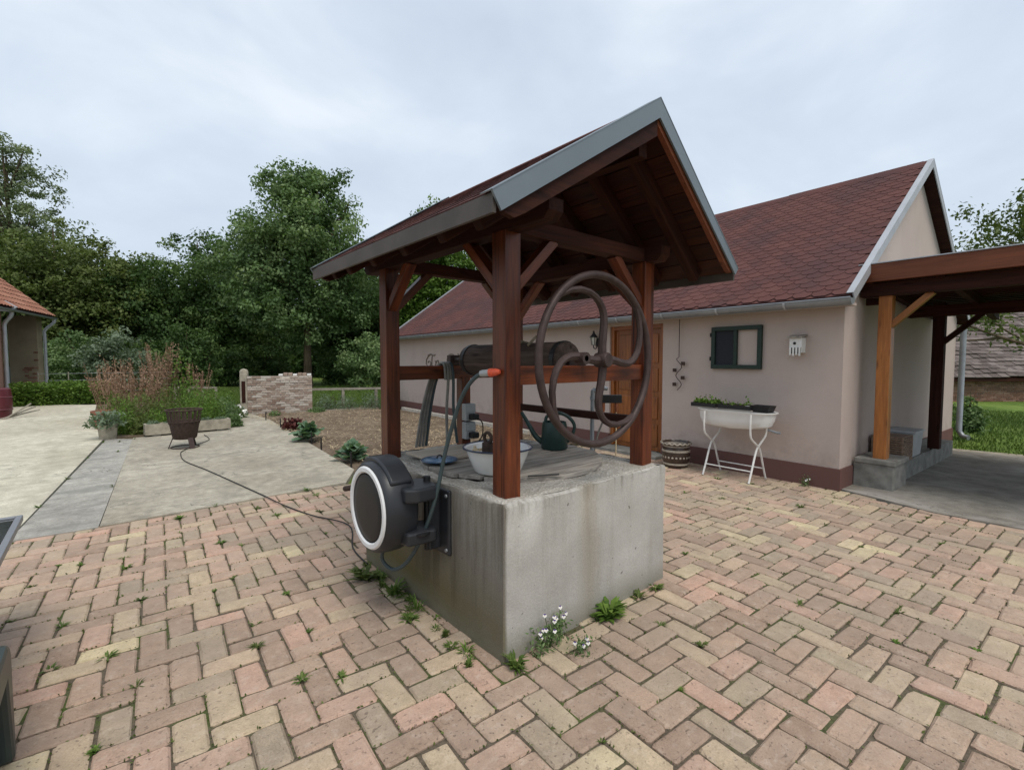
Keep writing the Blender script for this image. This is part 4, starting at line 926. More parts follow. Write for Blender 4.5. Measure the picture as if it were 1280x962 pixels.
# glazed pot by the door
gpv = hw(-.42, 2.06, 0); gp_ = thing('ceramic_pot', 'large dark glazed ceramic pot with pale bands beside the house door', 'plant pot', gpv)
MB().lathe([(.0, 0), (.165, 0), (.175, .02), (.20, .10), (.205, .20), (.195, .30), (.19, .33), (.225, .36), (.23, .385), (.205, .385), (.18, .35), (.18, .28), (.0, .28)], n=40).build('body', 'glaze_dark', gp_, smooth=True)
for z, r_ in ((.06, .187), (.255, .2035), (.335, .194)): MB().lathe([(r_ - .004, z - .018), (r_ + .006, z - .012), (r_ + .006, z + .012), (r_ - .004, z + .018)], n=40).build('glazed_band', 'glaze_pale', gp_, smooth=True)
for k in range(22):
    t = 2 * math.pi * k / 22; mb = MB(); mb.lathe([(.0, -.006), (.017, 0), (.0, .006)], n=8); o = mb.build('glazed_spot', 'glaze_pale', gp_); o.location = (.204 * math.cos(t), .204 * math.sin(t), .16); o.rotation_euler = (0, math.pi / 2, t)
MB().tube([(.222 * math.cos(t), .222 * math.sin(t), .372 + .008 * math.sin(t * 18)) for t in np.linspace(0, 2 * math.pi, 109)], .012, 6, False).build('pie_crust_rim', 'glaze_pale', gp_, smooth=True)

# ================================================================ CARPORT
cp = thing('carport', 'timber carport with orange-brown post and reddish fascia joined to the house', 'carport', HC, HR)
MB().box(.50, .64, -.345, -.205, .38, 2.46).build('post', 'orange_wood', cp, bevel=.006)
MB().box(2.55, 2.69, -.47, -.33, .30, 2.50).build('post', 'dark_wood', cp, bevel=.006)
MB().box(.32, .385, -6.0, -.03, 2.62, 2.835).build('fascia', 'fascia_wood', cp, bevel=.004)
MB().box(.31, .40, -6.0, -.03, 2.838, 2.85).build('fascia_cap', 'pale_trim', cp)
MB().box(.46, .63, -6.0, -.02, 2.45, 2.615).build('beam', 'dark_wood', cp, bevel=.005)
MB().box(2.54, 2.70, -6.0, -.02, 2.30, 2.46).build('beam', 'dark_wood', cp, bevel=.005)
for k in range(9):
    yy = -.12 - k * .68; MB().beam((.40, yy, 2.67), (4.15, yy, 2.36), .08, .12).build('rafter', 'dark_wood', cp)
for k in range(26):
    xa = .40 + k * .146; z = 2.76 - (xa - .4) * .083; MB().box(xa, xa + .138, -6.0, -.03, z - .02, z).build('roof_board', 'dark_wood', cp)
MB().prism([(.39, 2.80), (4.25, 2.475), (4.25, 2.46), (.39, 2.785)], -6.02, -.03, 'y').build('roof_sheet', 'sheet_grey', cp)
MB().beam((.565, -.31, 2.06), (.565, -.72, 2.46), .07, .09, (1, 0, 0)).build('brace', 'orange_wood', cp, bevel=.004)
MB().beam((2.62, -.44, 1.90), (2.62, -.88, 2.33), .07, .09, (1, 0, 0)).build('brace', 'dark_wood', cp, bevel=.004)
MB().box(.64, .70, -.33, -.03, 2.36, 2.45).build('bearer', 'dark_wood', cp)
# ledge and block
lg = MB(); lg.box(.985, 4.05, -.37, -.022, -.06, .27); tag(lg.build('low_wall', 'stone_block', bevel=.01), 'low grey concrete ledge along the gable wall under the carport', 'ledge'); lgo = bpy.context.scene.objects['low_wall']; lgo.location = HC; lgo.rotation_euler = (0, 0, HR)
bk = thing('stone_plinth', 'stacked grey stone block carrying the orange carport post', 'stone block', hw(.70, -.235, 0), HR)
MB().box(-.28, .28, -.215, .213, -.06, .325).build('block', 'stone_block', bk, bevel=.012); MB().box(-.30, .30, -.235, .20, .323, .386).build('cap_slab', 'stone_block', bk, bevel=.01)
def basket():
    t = thing('wicker_basket', 'brown woven wicker hamper on the low ledge behind the carport post', 'basket', hw(1.26, -.215, .27), HR)
    W_, D_, H_ = .22, .165, .32
    for k in range(11):
        z = .015 + k * .029; o_ = .006 if k % 2 else -.006
        per = []
        for (a, b) in (((-W_, -D_), (W_, -D_)), ((W_, -D_), (W_, D_)), ((W_, D_), (-W_, D_)), ((-W_, D_), (-W_, -D_))):
            for q in range(8):
                u = q / 8; s_ = o_ * (1 if q % 2 else -1); nx, ny = (b[1] - a[1]), -(b[0] - a[0]); l_ = math.hypot(nx, ny)
                per.append((a[0] + (b[0] - a[0]) * u + nx / l_ * s_, a[1] + (b[1] - a[1]) * u + ny / l_ * s_, z))
        per.append(per[0]); MB().tube(per, .0135, 6, False).build('wicker_row', 'wicker', t, smooth=True)
    for (a, b) in ((-W_, -D_), (W_, -D_), (W_, D_), (-W_, D_)): MB().tube([(a, b, 0), (a, b, H_ + .02)], .014, 6).build('corner_stake', 'wicker', t)
    MB().box(-W_ + .01, W_ - .01, -D_ + .01, D_ - .01, .0, .012).build('base', 'wicker', t)
    MB().box(-W_, W_, -D_, D_, H_ + .0, H_ + .022).build('lid', 'wicker', t, bevel=.006)
basket()
def tub():
    t = thing('storage_tub', 'grey plastic storage tub with lid beside the wicker hamper', 'tub', hw(1.85, -.215, .27), HR)
    W_, D_, H_ = .24, .165, .34; v = [(-W_ * .86, -D_ * .86, 0), (W_ * .86, -D_ * .86, 0), (W_ * .86, D_ * .86, 0), (-W_ * .86, D_ * .86, 0), (-W_, -D_, H_), (W_, -D_, H_), (W_, D_, H_), (-W_, D_, H_)]
    MB().add(v, [(0, 3, 2, 1), (0, 1, 5, 4), (1, 2, 6, 5), (2, 3, 7, 6), (3, 0, 4, 7), (4, 5, 6, 7)]).build('tub_body', 'tub_plastic', t, bevel=.015)
    MB().box(-W_ - .015, W_ + .015, -D_ - .012, D_ + .012, H_, H_ + .03).build('lid', 'tub_plastic', t, bevel=.008)
    for s_ in (-1, 1): MB().box(s_ * W_ - .012, s_ * W_ + .012, -.05, .05, H_ - .05, H_ - .005).build('clip', 'grey_plastic', t)
tub()
tag(MB().tube([hw(2.62, -.36, .28), hw(3.35, -.30, 1.25)], .014, 6).build('tool_handle', 'black_iron'), 'dark tool handle leaning on the ledge beside the dark carport post', 'tool')

# ================================================================ FOLIAGE BUILDERS
def tree(name, label, base, h, crown, trunk_r, mat, nclump, nleaf, lsize, seed, group=None, lean=(0, 0), clump_r=.8, limbs=9, fork=.35):
    """crown: list of (cx,cy,cz,rx,ry,rz) ellipsoids relative to the base"""
    t = thing(name, label, 'tree' if 'tree' in name else 'shrub', base, 0, group); rng = np.random.default_rng(seed)
    vol = np.array([c[3] * c[4] * c[5] for c in crown]); pick = rng.choice(len(crown), nclump, p=vol / vol.sum()); cc = np.array(crown)[pick]
    u = unit(rng.normal(size=(nclump, 3))); r = rng.random(nclump) ** .42
    C = cc[:, :3] + u * cc[:, 3:] * r[:, None] * (1 + .10 * np.clip(rng.normal(size=(nclump, 1)), -1.5, 1.5))
    C[:, 2] = np.maximum(C[:, 2], .25)
    k = np.repeat(np.arange(nclump), nleaf); cr = clump_r * rng.uniform(.55, 1.35, nclump)
    off = unit(rng.normal(size=(len(k), 3))) * (rng.random((len(k), 1)) ** .45) * np.array([1.0, 1.0, .62]); P = C[k] + off * cr[k][:, None]; P[:, 2] = np.maximum(P[:, 2], .05)
    ct = np.clip(rng.normal(.5, .28, nclump), 0, 1); T = np.clip(ct[k] * .8 + rng.random(len(k)) * .3 - .05, 0, 1)
    quads_mesh('crown', leaves(P, lsize, .25, .55, rng, off * 1.3), T, mat, t)
    top = max(c[2] for c in crown); mb = MB(); tp = [(0, 0, -.15), (lean[0] * .2, lean[1] * .2, h * .15), (lean[0] * .5, lean[1] * .5, h * .4), (lean[0] * .8, lean[1] * .8, h * .7), (lean[0], lean[1], h * .93)]
    if trunk_r:
        mb.tube(smooth_path(tp, 3), [trunk_r * (1.25 if i == 0 else 1 - i / 14) for i in range(13)], 9)
        for i in range(limbs):
            q = C[rng.integers(nclump)]; f0 = rng.uniform(fork, .8); b = Vector((lean[0] * f0, lean[1] * f0, h * f0)); e_ = Vector(q); 
            if e_.z < b.z - .5: continue
            m_ = b.lerp(e_, .5) + Vector((0, 0, -.06 * (e_ - b).length)); mb.tube(smooth_path([b, m_, e_], 4), [trunk_r * .42 * (1 - j / 9.5) + .008 for j in range(9)], 6)
        mb.build('trunk', 'bark', t, smooth=True, fixn=False)
    return t
def gpt(u, dep):
    """ground point seen at picture column u and forward distance dep, in metres"""
    a = R(40.51); s = (u - 640) / 598 * dep; return (FW[0] * dep + FW[1] * s, FW[1] * dep - FW[0] * s, -.03)
# --- the tree line
tree('ash_tree', 'tall broad green tree behind the low brick wall, bare trunk below', gpt(385, 28), 12.3, [(0, 0, 8.8, 3.4, 3.4, 3.8), (-1.8, 1.2, 6.4, 3.0, 3.0, 3.0), (1.8, -1.3, 6.4, 2.9, 2.9, 3.0), (-.3, .2, 11.2, 2.0, 2.0, 2.0), (-.6, -.4, 4.6, 3.0, 3.0, 1.7)], .27, 'leaf_ash', 640, 105, .20, 1, clump_r=.82, limbs=22)
tree('poplar_tree', 'very tall pale airy tree rising behind the red-tiled outbuilding', gpt(22, 34), 17.0, [(0, 0, 12.2, 3.0, 3.0, 5.0), (-1.5, 1, 9.0, 3.2, 3.2, 3.6), (1.6, -1.4, 9.4, 2.6, 2.6, 2.7), (.2, -.2, 15.6, 1.7, 1.7, 1.7)], .3, 'leaf_pale', 300, 85, .20, 2, clump_r=.72, limbs=26)
tree('walnut_tree', 'leafy bright green tree rising behind the far end of the house', gpt(548, 32), 12.4, [(0, 0, 8.2, 2.3, 2.3, 3.6), (-1.2, .8, 6.0, 2.2, 2.2, 3.0), (1.4, -.8, 6.2, 2.2, 2.2, 2.8), (.1, 0, 11.2, .95, .95, 1.6)], .22, 'leaf_bright', 380, 70, .21, 3, clump_r=.75, limbs=16)
dk = [(75, 30, 10.6, 3.8, 'leaf_olive', 'olive green tree beside the pale tall one behind the outbuilding'), (135, 32, 9.8, 3.4, 'leaf_olive', 'rounded olive tree between the pale tall tree and darker trees'),
      (195, 33, 8.9, 3.4, 'leaf_dark', 'dark dense tree at the lowest dip of the tree line'), (252, 33, 10.4, 3.5, 'leaf_dark', 'dark dense tree beside the tall broad tree'),
      (305, 35, 10.6, 3.3, 'leaf_dark', 'dark tree crown half hidden by the tall broad tree'), (450, 34, 8.3, 3.2, 'leaf_dark', 'dark tree between the tall broad tree and the house'),
      (500, 36, 8.6, 3.4, 'leaf_ash', 'mid green tree between dark trees and the house gable'), (15, 29, 8.6, 3.2, 'leaf_olive', 'dusky olive tree right behind the red-tiled outbuilding roof')]
for i, (u, dep, h, r_, m_, lab) in enumerate(dk):
    tree('woodland_tree', lab, gpt(u, dep), h, [(0, 0, h * .64, r_, r_, h * .34), (-r_ * .4, r_ * .3, h * .42, r_ * .85, r_ * .85, h * .26), (r_ * .45, -r_ * .3, h * .45, r_ * .8, r_ * .8, h * .26)], .2, m_, 300, 85, .22, 20 + i, 'trees in the tree line', clump_r=.90, limbs=8)
# lower storey in front of the trunks
us = [(110, 26, 3.3, 1.9, 'leaf_ash', 'low green bush under the trees behind the hedge'), (145, 25, 2.9, 1.5, 'leaf_grey', 'pale grey-green bush behind the dried stems'), (235, 25, 3.6, 1.5, 'leaf_dark', 'dark upright bush behind the flower bed'),
      (470, 27, 3.0, 2.0, 'leaf_ash', 'green bush behind the rail fence near the house end'), (60, 27, 3.0, 1.8, 'leaf_dark', 'dark bush beside the outbuilding downpipe'), (330, 34, 3.0, 2.2, 'leaf_dark', 'dark bush in the shade under the tall broad tree'), (285, 31, 2.4, 1.7, 'leaf_dark', 'low dark bush behind the pillar of the brick wall'), (500, 33, 3.4, 2.4, 'leaf_dark', 'dark bush in the gap beside the house end'), (190, 30, 3.2, 2.2, 'leaf_dark', 'dark bush behind the dried flower stems'), (425, 31, 2.4, 1.4, 'leaf_dark', 'dark bush close to the bare trunk of the tall broad tree')]
for i, (u, dep, h, r_, m_, lab) in enumerate(us):
    tree('shrub', lab, gpt(u, dep), h, [(0, 0, h * .5, r_, r_, h * .5)], .05, m_, 130, 60, .16, 50 + i, 'bushes under the trees', clump_r=.5, limbs=6, fork=.1)
# far wood closing the view under the crowns: one mass nobody could count
def farwood():
    rng = np.random.default_rng(77); n = 40000
    u = rng.uniform(-140, 640, n); dep = rng.uniform(44, 62, n); hh = 3.6 + 5.2 * rng.random(n) ** .8
    zz = rng.random(n) * hh * (1 + .25 * np.sin(u * .045)); keep = ~((zz < 1.5) & (rng.random(n) < .45)); u, dep, zz = u[keep], dep[keep], zz[keep]
    s = (u - 640) / 598 * dep; P = np.stack([FW[0] * dep + FW[1] * s, FW[1] * dep - FW[0] * s, zz], 1)
    T = np.clip(.35 + .3 * np.sin(u * .11) * np.cos(zz) + rng.normal(size=len(u)) * .2, 0, 1)
    o = quads_mesh('far_wood', leaves(P, .75, .4, .6, rng), T, 'leaf_dark'); tag(o, 'dark far wood closing the view behind the tree line', 'wood', kind='stuff')
farwood()
# apple tree on the right: crown off to the right, one bough reaching in
ap = thing('apple_tree', 'fruit tree on the lawn reaching a bare bough over the barn roof', 'tree', (17.2, -1.4, -.03)); rng = np.random.default_rng(9)
mb = MB(); mb.tube(smooth_path([(0, 0, -.1), (.05, .05, .8), (0, .1, 1.6), (.2, .2, 3.0), (.9, .9, 4.4)], 4), [.17 - .006 * k for k in range(17)], 9)
def bough(P, r0):
    q = smooth_path(P, 5); mb.tube(q, [r0 * (1 - .85 * k / (len(q) - 1)) for k in range(len(q))], 7)
bough([(0, .1, 1.4), (-.9, .9, 1.75), (-1.7, 1.75, 1.9), (-2.5, 2.4, 2.15), (-3.3, 2.95, 2.45)], .075); bough([(-1.7, 1.75, 1.9), (-2.1, 2.3, 2.25), (-2.3, 2.8, 2.75)], .035); bough([(-2.5, 2.4, 2.15), (-2.9, 2.9, 2.1), (-3.2, 3.3, 2.2)], .03)
bough([(0, .15, 2.2), (.5, 1.5, 3.6), (1.2, 2.6, 4.8)], .07); bough([(.2, .2, 3.0), (1.2, .6, 4.2), (2.6, 1.2, 5.2)], .06); bough([(.2, .2, 3.0), (-.4, -.9, 4.2), (-.4, -2, 5.0)], .06)
mb.build('trunk', 'bark', ap, smooth=True, fixn=False)
C = np.concatenate([rng.normal(size=(34, 3)) * [.75, .75, .50] + [2.4, 2.6, 5.25], rng.normal(size=(70, 3)) * [1.2, 1.2, .7] + [1.9, .6, 5.3], rng.normal(size=(70, 3)) * [1.2, 1.2, .8] + [-.2, -1.8, 5.0],
                    rng.normal(size=(4, 3)) * [.16, .16, .10] + [-2.45, 2.55, 2.55], rng.normal(size=(2, 3)) * [.1, .1, .08] + [-3.25, 3.0, 2.5], rng.normal(size=(2, 3)) * [.15, .15, .08] + [-1.6, 1.9, 2.25]])
k = np.repeat(np.arange(len(C)), 75); P = C[k] + rng.normal(size=(len(k), 3)) * .17; T = np.clip(rng.random(len(C))[k] * .7 + rng.random(len(k)) * .35, 0, 1)
quads_mesh('crown', leaves(P, .12, .4, .55, rng), T, 'leaf_olive', ap)
tree('shrub', 'fresh green bush by the house downpipe beside the lawn', tuple(hw(6.75, -.15, -.03)), 1.1, [(0, 0, .45, .20, .20, .42)], .02, 'leaf_ash', 40, 40, .08, 71, clump_r=.22, limbs=8, fork=.05)

# ================================================================ BARN at the back right
bdir = HR; brn = thing('barn', 'old barn with sagging dark tiled roof and low red brick wall', 'barn', (27.0, 2.05, 0), R(-40.5))
mb = MB(); mb.box(-9, 9, .0, .3, -.2, 1.0); mb.build('wall_core', 'mortar', brn)
nbk = 0
fieldb = MB()
for r in range(13):
    x = -8.9 + (.13 if r % 2 else 0)
    while x < 8.7:
        zt = -.04 + r * .078
        bx_ = (x + random.uniform(-.004, .004), x + .245, -.012 + random.uniform(-.006, .004), .02, zt, zt + .066)
        if -2.6 < x < 1.8 and nbk < 300:
            MB().box(*bx_).build('brick', 'barn_brick', brn, fixn=False); nbk += 1
        else: fieldb.box(*bx_)
        x += .26
fieldb.build('brick_field', 'barn_brick', brn, fixn=False)['kind'] = 'stuff'
rf = MB(); rf.prism([(-.35, .92), (4.6, 4.6), (4.6, 4.5), (-.35, .80)], -9.2, 9.2, 'x'); rfo = rf.build('roof', 'dark_wood', brn)
dr = Vector((0, 4.95, 3.68)).normalized(); nr = Vector((0, -dr.z, dr.y)); rest = MB(); ntile = 0
for r in range(24):
    x = -9.1 + (.17 if r % 2 else 0)
    while x < 9.0:
        sag = .03 * math.sin(x * .9 + 1) + .02 * math.sin(r * 1.3 + x * 2.1); b0 = Vector((x, -.38, .93 + sag)) + dr * (r * .25 + random.uniform(-.015, .015)) + nr * .012
        lift = nr * (.035 + random.uniform(0, .015)); v = [b0 + lift, b0 + lift + Vector((.325, 0, 0)), b0 + Vector((.325, 0, 0)) + dr * .36, b0 + dr * .36]; v2 = [p - nr * .022 for p in v]
        if -2.8 < x < 1.8 and r < 17 and ntile < 300 and random.random() < 1.0:
            mb = MB(); mb.add(v + v2, [(0, 1, 2, 3), (4, 5, 1, 0), (5, 6, 2, 1), (7, 4, 0, 3)]); mb.build('tile', 'roof_tile_old', rfo, fixn=False); ntile += 1
        else: rest.add(v + v2, [(0, 1, 2, 3), (4, 5, 1, 0), (5, 6, 2, 1), (7, 4, 0, 3)])
        x += .335
rest.build('tile_field', 'roof_tile_old', rfo, fixn=False)['kind'] = 'stuff'
MB().prism([(.3, -.1), (9, -.1), (9, 2), (4.6, 4.5), (.3, 1.3)], -9, -8.7, 'x').build('gable_wall', 'barn_brick', brn); MB().prism([(.3, -.1), (9, -.1), (9, 2), (4.6, 4.5), (.3, 1.3)], 8.7, 9, 'x').build('gable_wall', 'barn_brick', brn)

# ================================================================ LEFT OUTBUILDING
ob = thing('outbuilding', 'old outbuilding with orange-red tiled roof, open porch and plastered pier', 'building', (-2.49, 24.9, 0), R(-12))
def op(mb, name, mat, parent=None, **k): return mb.build(name, mat, parent or ob, **k)
op(MB().box(-6, -.22, -5.0, -.02, -.1, 3.35), 'front_wall', 'pink_plaster')
op(MB().box(-1.05, -.16, 3.0, 3.55, -.1, 3.45), 'pier', 'old_plaster', bevel=.02)
for r in range(26):
    for c_ in range(3):
        if random.random() < .85 - r * .03:
            xa = -.60 + c_ * .15 - (r % 2) * .06; op(MB().box(xa, xa + .135, 2.982, 3.004, .0 + r * .08, .066 + r * .08), 'brick', 'barn_brick')
op(MB().box(-6, -2.6, .0, 3.55, -.1, 3.4), 'back_wall', 'old_plaster')
op(MB().box(-2.2, -1.0, 2.85, 2.90, -.05, 1.35), 'metal_panel', 'sheet_grey')
orf = MB(); orf.prism([(.16, 3.50), (-3.6, 6.90), (-7.4, 3.50), (-7.4, 3.36), (-3.6, 6.76), (.16, 3.36)], -5.2, 3.85, 'y'); orf = op(orf, 'roof', 'dark_wood')
od = Vector((-3.76, 0, 3.40)).normalized(); on = Vector((-od.z, 0, od.x)); on = on if on.z > 0 else -on; resto = MB(); nt_ = 0
for c_ in reversed(range(38)):
    for r in range(15):
        y = -5.2 + c_ * .24; b0 = Vector((.18, y, 3.48)) + od * (r * .335) + on * .02; lift = on * .03; v = []
        for q in range(5): v.append(b0 + Vector((0, q / 4 * .235, 0)) + on * (.035 * math.sin(q / 4 * math.pi)) + lift)
        for q in range(5): v.append(b0 + Vector((0, q / 4 * .235, 0)) + on * (.035 * math.sin(q / 4 * math.pi)) + od * .42)
        f = [(q, q + 1, 6 + q, 5 + q) for q in range(4)]
        if nt_ < 290: m2 = MB(); m2.add(v, f); op(m2, 'tile', 'roof_tile_red', orf, fixn=False, smooth=True); nt_ += 1
        else: resto.add(v, f)
op(resto, 'tile_field', 'roof_tile_red', orf, fixn=False)['kind'] = 'stuff'
arc = [(.20 + .075 * math.cos(t), 3.43 + .075 * math.sin(t)) for t in np.linspace(math.pi, 2 * math.pi, 9)]
op(MB().prism(arc, -5.2, 3.9, 'y'), 'gutter', 'zinc')
op(MB().prism([(-.9, 3.36), (.12, 3.36), (.30, 3.52), (.16, 3.62), (-.9, 4.35)], -.32, -.20, 'y'), 'eave_return', 'pale_trim')
op(MB().tube(smooth_path([(.20, 3.7, 3.38), (.18, 3.7, 3.22), (-.08, 3.62, 2.9), (-.10, 3.60, 2.5), (-.10, 3.60, 0)], 3), .055, 10), 'downpipe', 'pale_trim', smooth=True)
op(MB().tube(smooth_path([(.10, -.1, 3.38), (.06, -.1, 3.2), (-.10, -.1, 2.95), (-.12, -.1, 2.5), (-.12, -.1, 0)], 3), .06, 10), 'downpipe', 'pale_trim', smooth=True)
# burgundy barrel with sticks by the outbuilding
wb = thing('water_barrel', 'burgundy barrel standing by the outbuilding corner', 'barrel', (-2.30, 19.6, 0))
MB().lathe([(.0, 0), (.26, 0), (.28, .03), (.31, .35), (.31, .55), (.29, .82), (.26, .85), (.0, .84)], n=24).build('body', 'burgundy', wb, smooth=True)
for z in (.25, .6): MB().lathe([(.305, z - .02), (.322, z), (.305, z + .02)], n=24).build('hoop', 'burgundy', wb, smooth=True)
for k in range(3): tag(MB().tube([(-2.1 - .05 * k, 19.1, .02), (-1.60 + .08 * k, 19.3 + .1 * k, .40 - .1 * k)], .02, 6).build('stick', 'rail_wood'), 'pale stick lying beside the burgundy barrel', 'stick', 'sticks beside the barrel')
# hedge
def blob_plant(name, label, cat, base, n, ext, size, mat, seed, group=None, up=.5, aspect=.5, shape='dome', stems=0):
    t = thing(name, label, cat, base, 0, group); rng = np.random.default_rng(seed)
    if shape == 'box': P = rng.uniform(-1, 1, (n, 3)) * [ext[0], ext[1], .5] + [0, 0, .5]; P[:, 2] *= ext[2] * (1 + .12 * np.sin(P[:, 0] * 3 + P[:, 1] * 5))
    else:
        u = unit(rng.normal(size=(n, 3))); u[:, 2] = np.abs(u[:, 2]); P = u * (rng.random(n) ** .38)[:, None] * ext * (1 + .25 * np.sin(u[:, :1] * 7 + seed) * np.cos(u[:, 1:2] * 6))
    P[:, 2] = np.maximum(P[:, 2], .015)
    V = leaves(P, size, up, aspect, rng); quads_mesh('foliage', V, np.clip(.25 + .5 * rng.random(n) + .3 * np.sin(P[:, 0] * 9) * np.sin(P[:, 1] * 8), 0, 1), mat, t)
    mb = MB()
    for k in range(max(stems, 3)): q = P[rng.integers(n)]; mb.tube([(q[0] * .15, q[1] * .15, -.03), (q[0] * .6, q[1] * .6, q[2] * .55), tuple(q)], [.012, .008, .003], 5)
    mb.build('stems', 'bark', t, fixn=False); return t
blob_plant('hedge', 'low clipped green hedge along the far end of the driveway', 'hedge', (-1.15, 24.3, 0), 9000, (1.35, .55, .78), .11, 'leaf_bright', 5, shape='box', stems=20)
# wire fence behind hedge
fn = thing('wire_fence', 'low dark wire fence behind the clipped hedge', 'fence', (-.6, 27.0, 0))
for k in range(6): MB().tube([(-1.4 + k * .9, 0, -.05), (-1.4 + k * .9, 0, 1.15)], .02, 6).build('post', 'rail_wood', fn)
for z in (.3, .55, .8, 1.08): MB().tube([(-1.4, 0, z), (3.1, 0, z)], .006, 4).build('wire', 'zinc', fn)

# ================================================================ FLOWER BED left of the path
bed = MB(); bed.prism([(.10, 12.9), (2.15, 13.0), (2.25, 18.2), (2.3, 22.5), (-.2, 22.8), (-.25, 16)], -.06, .03); struct(bed.build('flower_bed', 'soil'))
tr_ = thing('concrete_trough', 'long pale concrete plant trough at the edge of the flower bed', 'trough', (1.42, 12.82, 0), R(3))
mb = MB()
for a in ((-.80, .80, -.13, -.10), (-.80, .80, .10, .13), (-.80, -.76, -.10, .10), (.76, .80, -.10, .10)): mb.box(*a, .05, .28)
mb.box(-.76, .76, -.10, .10, .05, .10); mb.build('walls', 'trough_concrete', tr_)
MB().box(-.757, .757, -.098, .098, .10, .25).build('compost', 'potting_soil', tr_)
for x in (-.6, 0, .6): MB().box(x - .07, x + .07, -.10, .10, -.01, .05).build('foot', 'stone_block', tr_)
for i, x in enumerate((.78, 1.10, 1.75, 2.02)): blob_plant('rockery_plant', 'small grey-green rosette plant growing in the concrete trough', 'plant', (x, 12.82 + (x - 1.42) * .05, .25), 160, (.14, .09, .09), .055, 'leaf_grey', 80 + i, 'plants in the trough')
pt = thing('clay_pot', 'grey round pot of pale leafy plant at the bed corner', 'plant pot', (.03, 12.95, 0))
MB().lathe([(.0, 0), (.14, 0), (.165, .30), (.175, .31), (.155, .31), (.145, .26), (.0, .26)], n=24).build('pot', 'trough_concrete', pt, smooth=True)
blob_plant('pot_plant', 'pale variegated leafy plant growing in the grey round pot', 'plant', (.03, 12.95, .26), 420, (.34, .34, .34), .10, 'leaf_grey', 91)
pt2 = thing('clay_pot', 'red clay pot half hidden among the dried stems', 'plant pot', (-.05, 15.0, .02)); MB().lathe([(.0, 0), (.14, 0), (.20, .36), (.22, .36), (.22, .42), (.19, .42), (.18, .34), (.0, .34)], n=22).build('pot', 'clay', pt2, smooth=True)
beds = [(.30, 13.5, .34, .50, 'leaf_bright', 'bright green feathery perennial behind the grey round pot'), (.62, 13.25, .30, .42, 'leaf_olive', 'olive perennial clump between the grey pot and the concrete trough'), (1.0, 13.6, .42, .55, 'leaf_bright', 'bright green perennial clump behind the trough middle'),
        (1.55, 13.5, .40, .62, 'leaf_bright', 'fresh green perennial clump behind the fire basket'), (2.0, 13.8, .36, .62, 'leaf_bright', 'tall fresh green clump behind the trough end nearest the path'), (2.36, 13.3, .22, .30, 'leaf_ash', 'low green clump between trough and path'),
        (2.45, 14.6, .32, .55, 'leaf_ash', 'broad-leaved green clump by the path edge'), (2.6, 15.6, .34, .60, 'leaf_ash', 'leafy green clump before the brick wall'), (1.3, 14.7, .50, .75, 'leaf_olive', 'olive clump deep in the flower bed'),
        (.7, 14.4, .45, .80, 'leaf_olive', 'olive clump at the foot of the dried stems'), (1.9, 15.6, .55, .85, 'leaf_bright', 'broad bright clump deep in the flower bed'), (1.1, 16.4, .6, 1.1, 'leaf_olive', 'tall olive clump among the dried stems'),
        (.2, 15.6, .45, .8, 'leaf_olive', 'olive clump beside the red clay pot'), (2.0, 17.2, .6, .9, 'leaf_ash', 'green clump at the back of the flower bed'), (2.75, 16.6, .42, .75, 'leaf_bright', 'bright leafy clump beside the pillar of the brick wall'), (2.35, 15.9, .5, .85, 'leaf_bright', 'wide fresh green clump behind the white blossoms'), (1.2, 13.3, .3, .5, 'leaf_bright', 'light green clump leaning over the trough rim'), (.35, 14.6, .4, .7, 'leaf_bright', 'light green clump near the clay pot'), (1.75, 14.4, .45, .8, 'leaf_bright', 'tall light green clump behind the trough')]
for i, (x, y, r_, h, m_, lab) in enumerate(beds): blob_plant('perennial', lab, 'plant', (x, y, .02), 1500, (r_, r_, h), .075, m_, 100 + i, 'perennials in the flower bed', up=.3, aspect=.28, stems=14)
blob_plant('golden_shrub', 'yellow-green young shrub rising among the dried pink stems', 'shrub', (1.75, 17.0, .02), 900, (.42, .42, 1.75), .09, 'leaf_bright', 140, stems=16)
def dried(name, base, n, sp, h, seed, lab):
    t = thing(name, lab, 'plant', base, 0, 'dried flower stems in the bed'); rng = np.random.default_rng(seed); mb = MB(); V = []; 
    for k in range(n):
        a = rng.uniform(0, 6.28); rr = sp * rng.random() ** .6; hh = h * rng.uniform(.6, 1.05); b = Vector((rr * .45 * math.cos(a), rr * .45 * math.sin(a), -.03)); e_ = Vector((rr * math.cos(a), rr * math.sin(a), hh))
        mb.tube([b, b.lerp(e_, .5) + Vector((0, 0, .06)), e_], [.008, .006, .003], 4, tint=rng.random())
        for q in range(34): u = rng.uniform(.55, 1.0); V.append(tuple(b.lerp(e_, u) + Vector(rng.normal(size=3) * .026)))
    mb.build('stems', 'stem_pink', t, fixn=False); V = np.array(V); quads_mesh('seed_heads', leaves(V, .05, .1, .5, rng), rng.random(len(V)), 'stem_pink', t)
dried('dried_plant', (.55, 16.1, .02), 60, .75, 1.65, 201, 'tall bush of dried pinkish-brown flower stems by the driveway'); dried('dried_plant', (1.25, 17.2, .02), 46, .55, 2.05, 202, 'tallest clump of dried pink flower spikes in the bed')
dried('dried_plant', (.15, 17.6, .02), 36, .6, 1.5, 203, 'lower dried brown stems at the driveway side of the bed back'); dried('dried_plant', (2.3, 18.6, .02), 22, .5, 1.5, 204, 'sparse dried stems beside the yellow-green shrub')
wr = blob_plant('white_rose', 'low plant with white blossoms by the path in front of the brick wall', 'plant', (2.85, 15.3, .0), 380, (.26, .26, .36), .075, 'leaf_ash', 150)
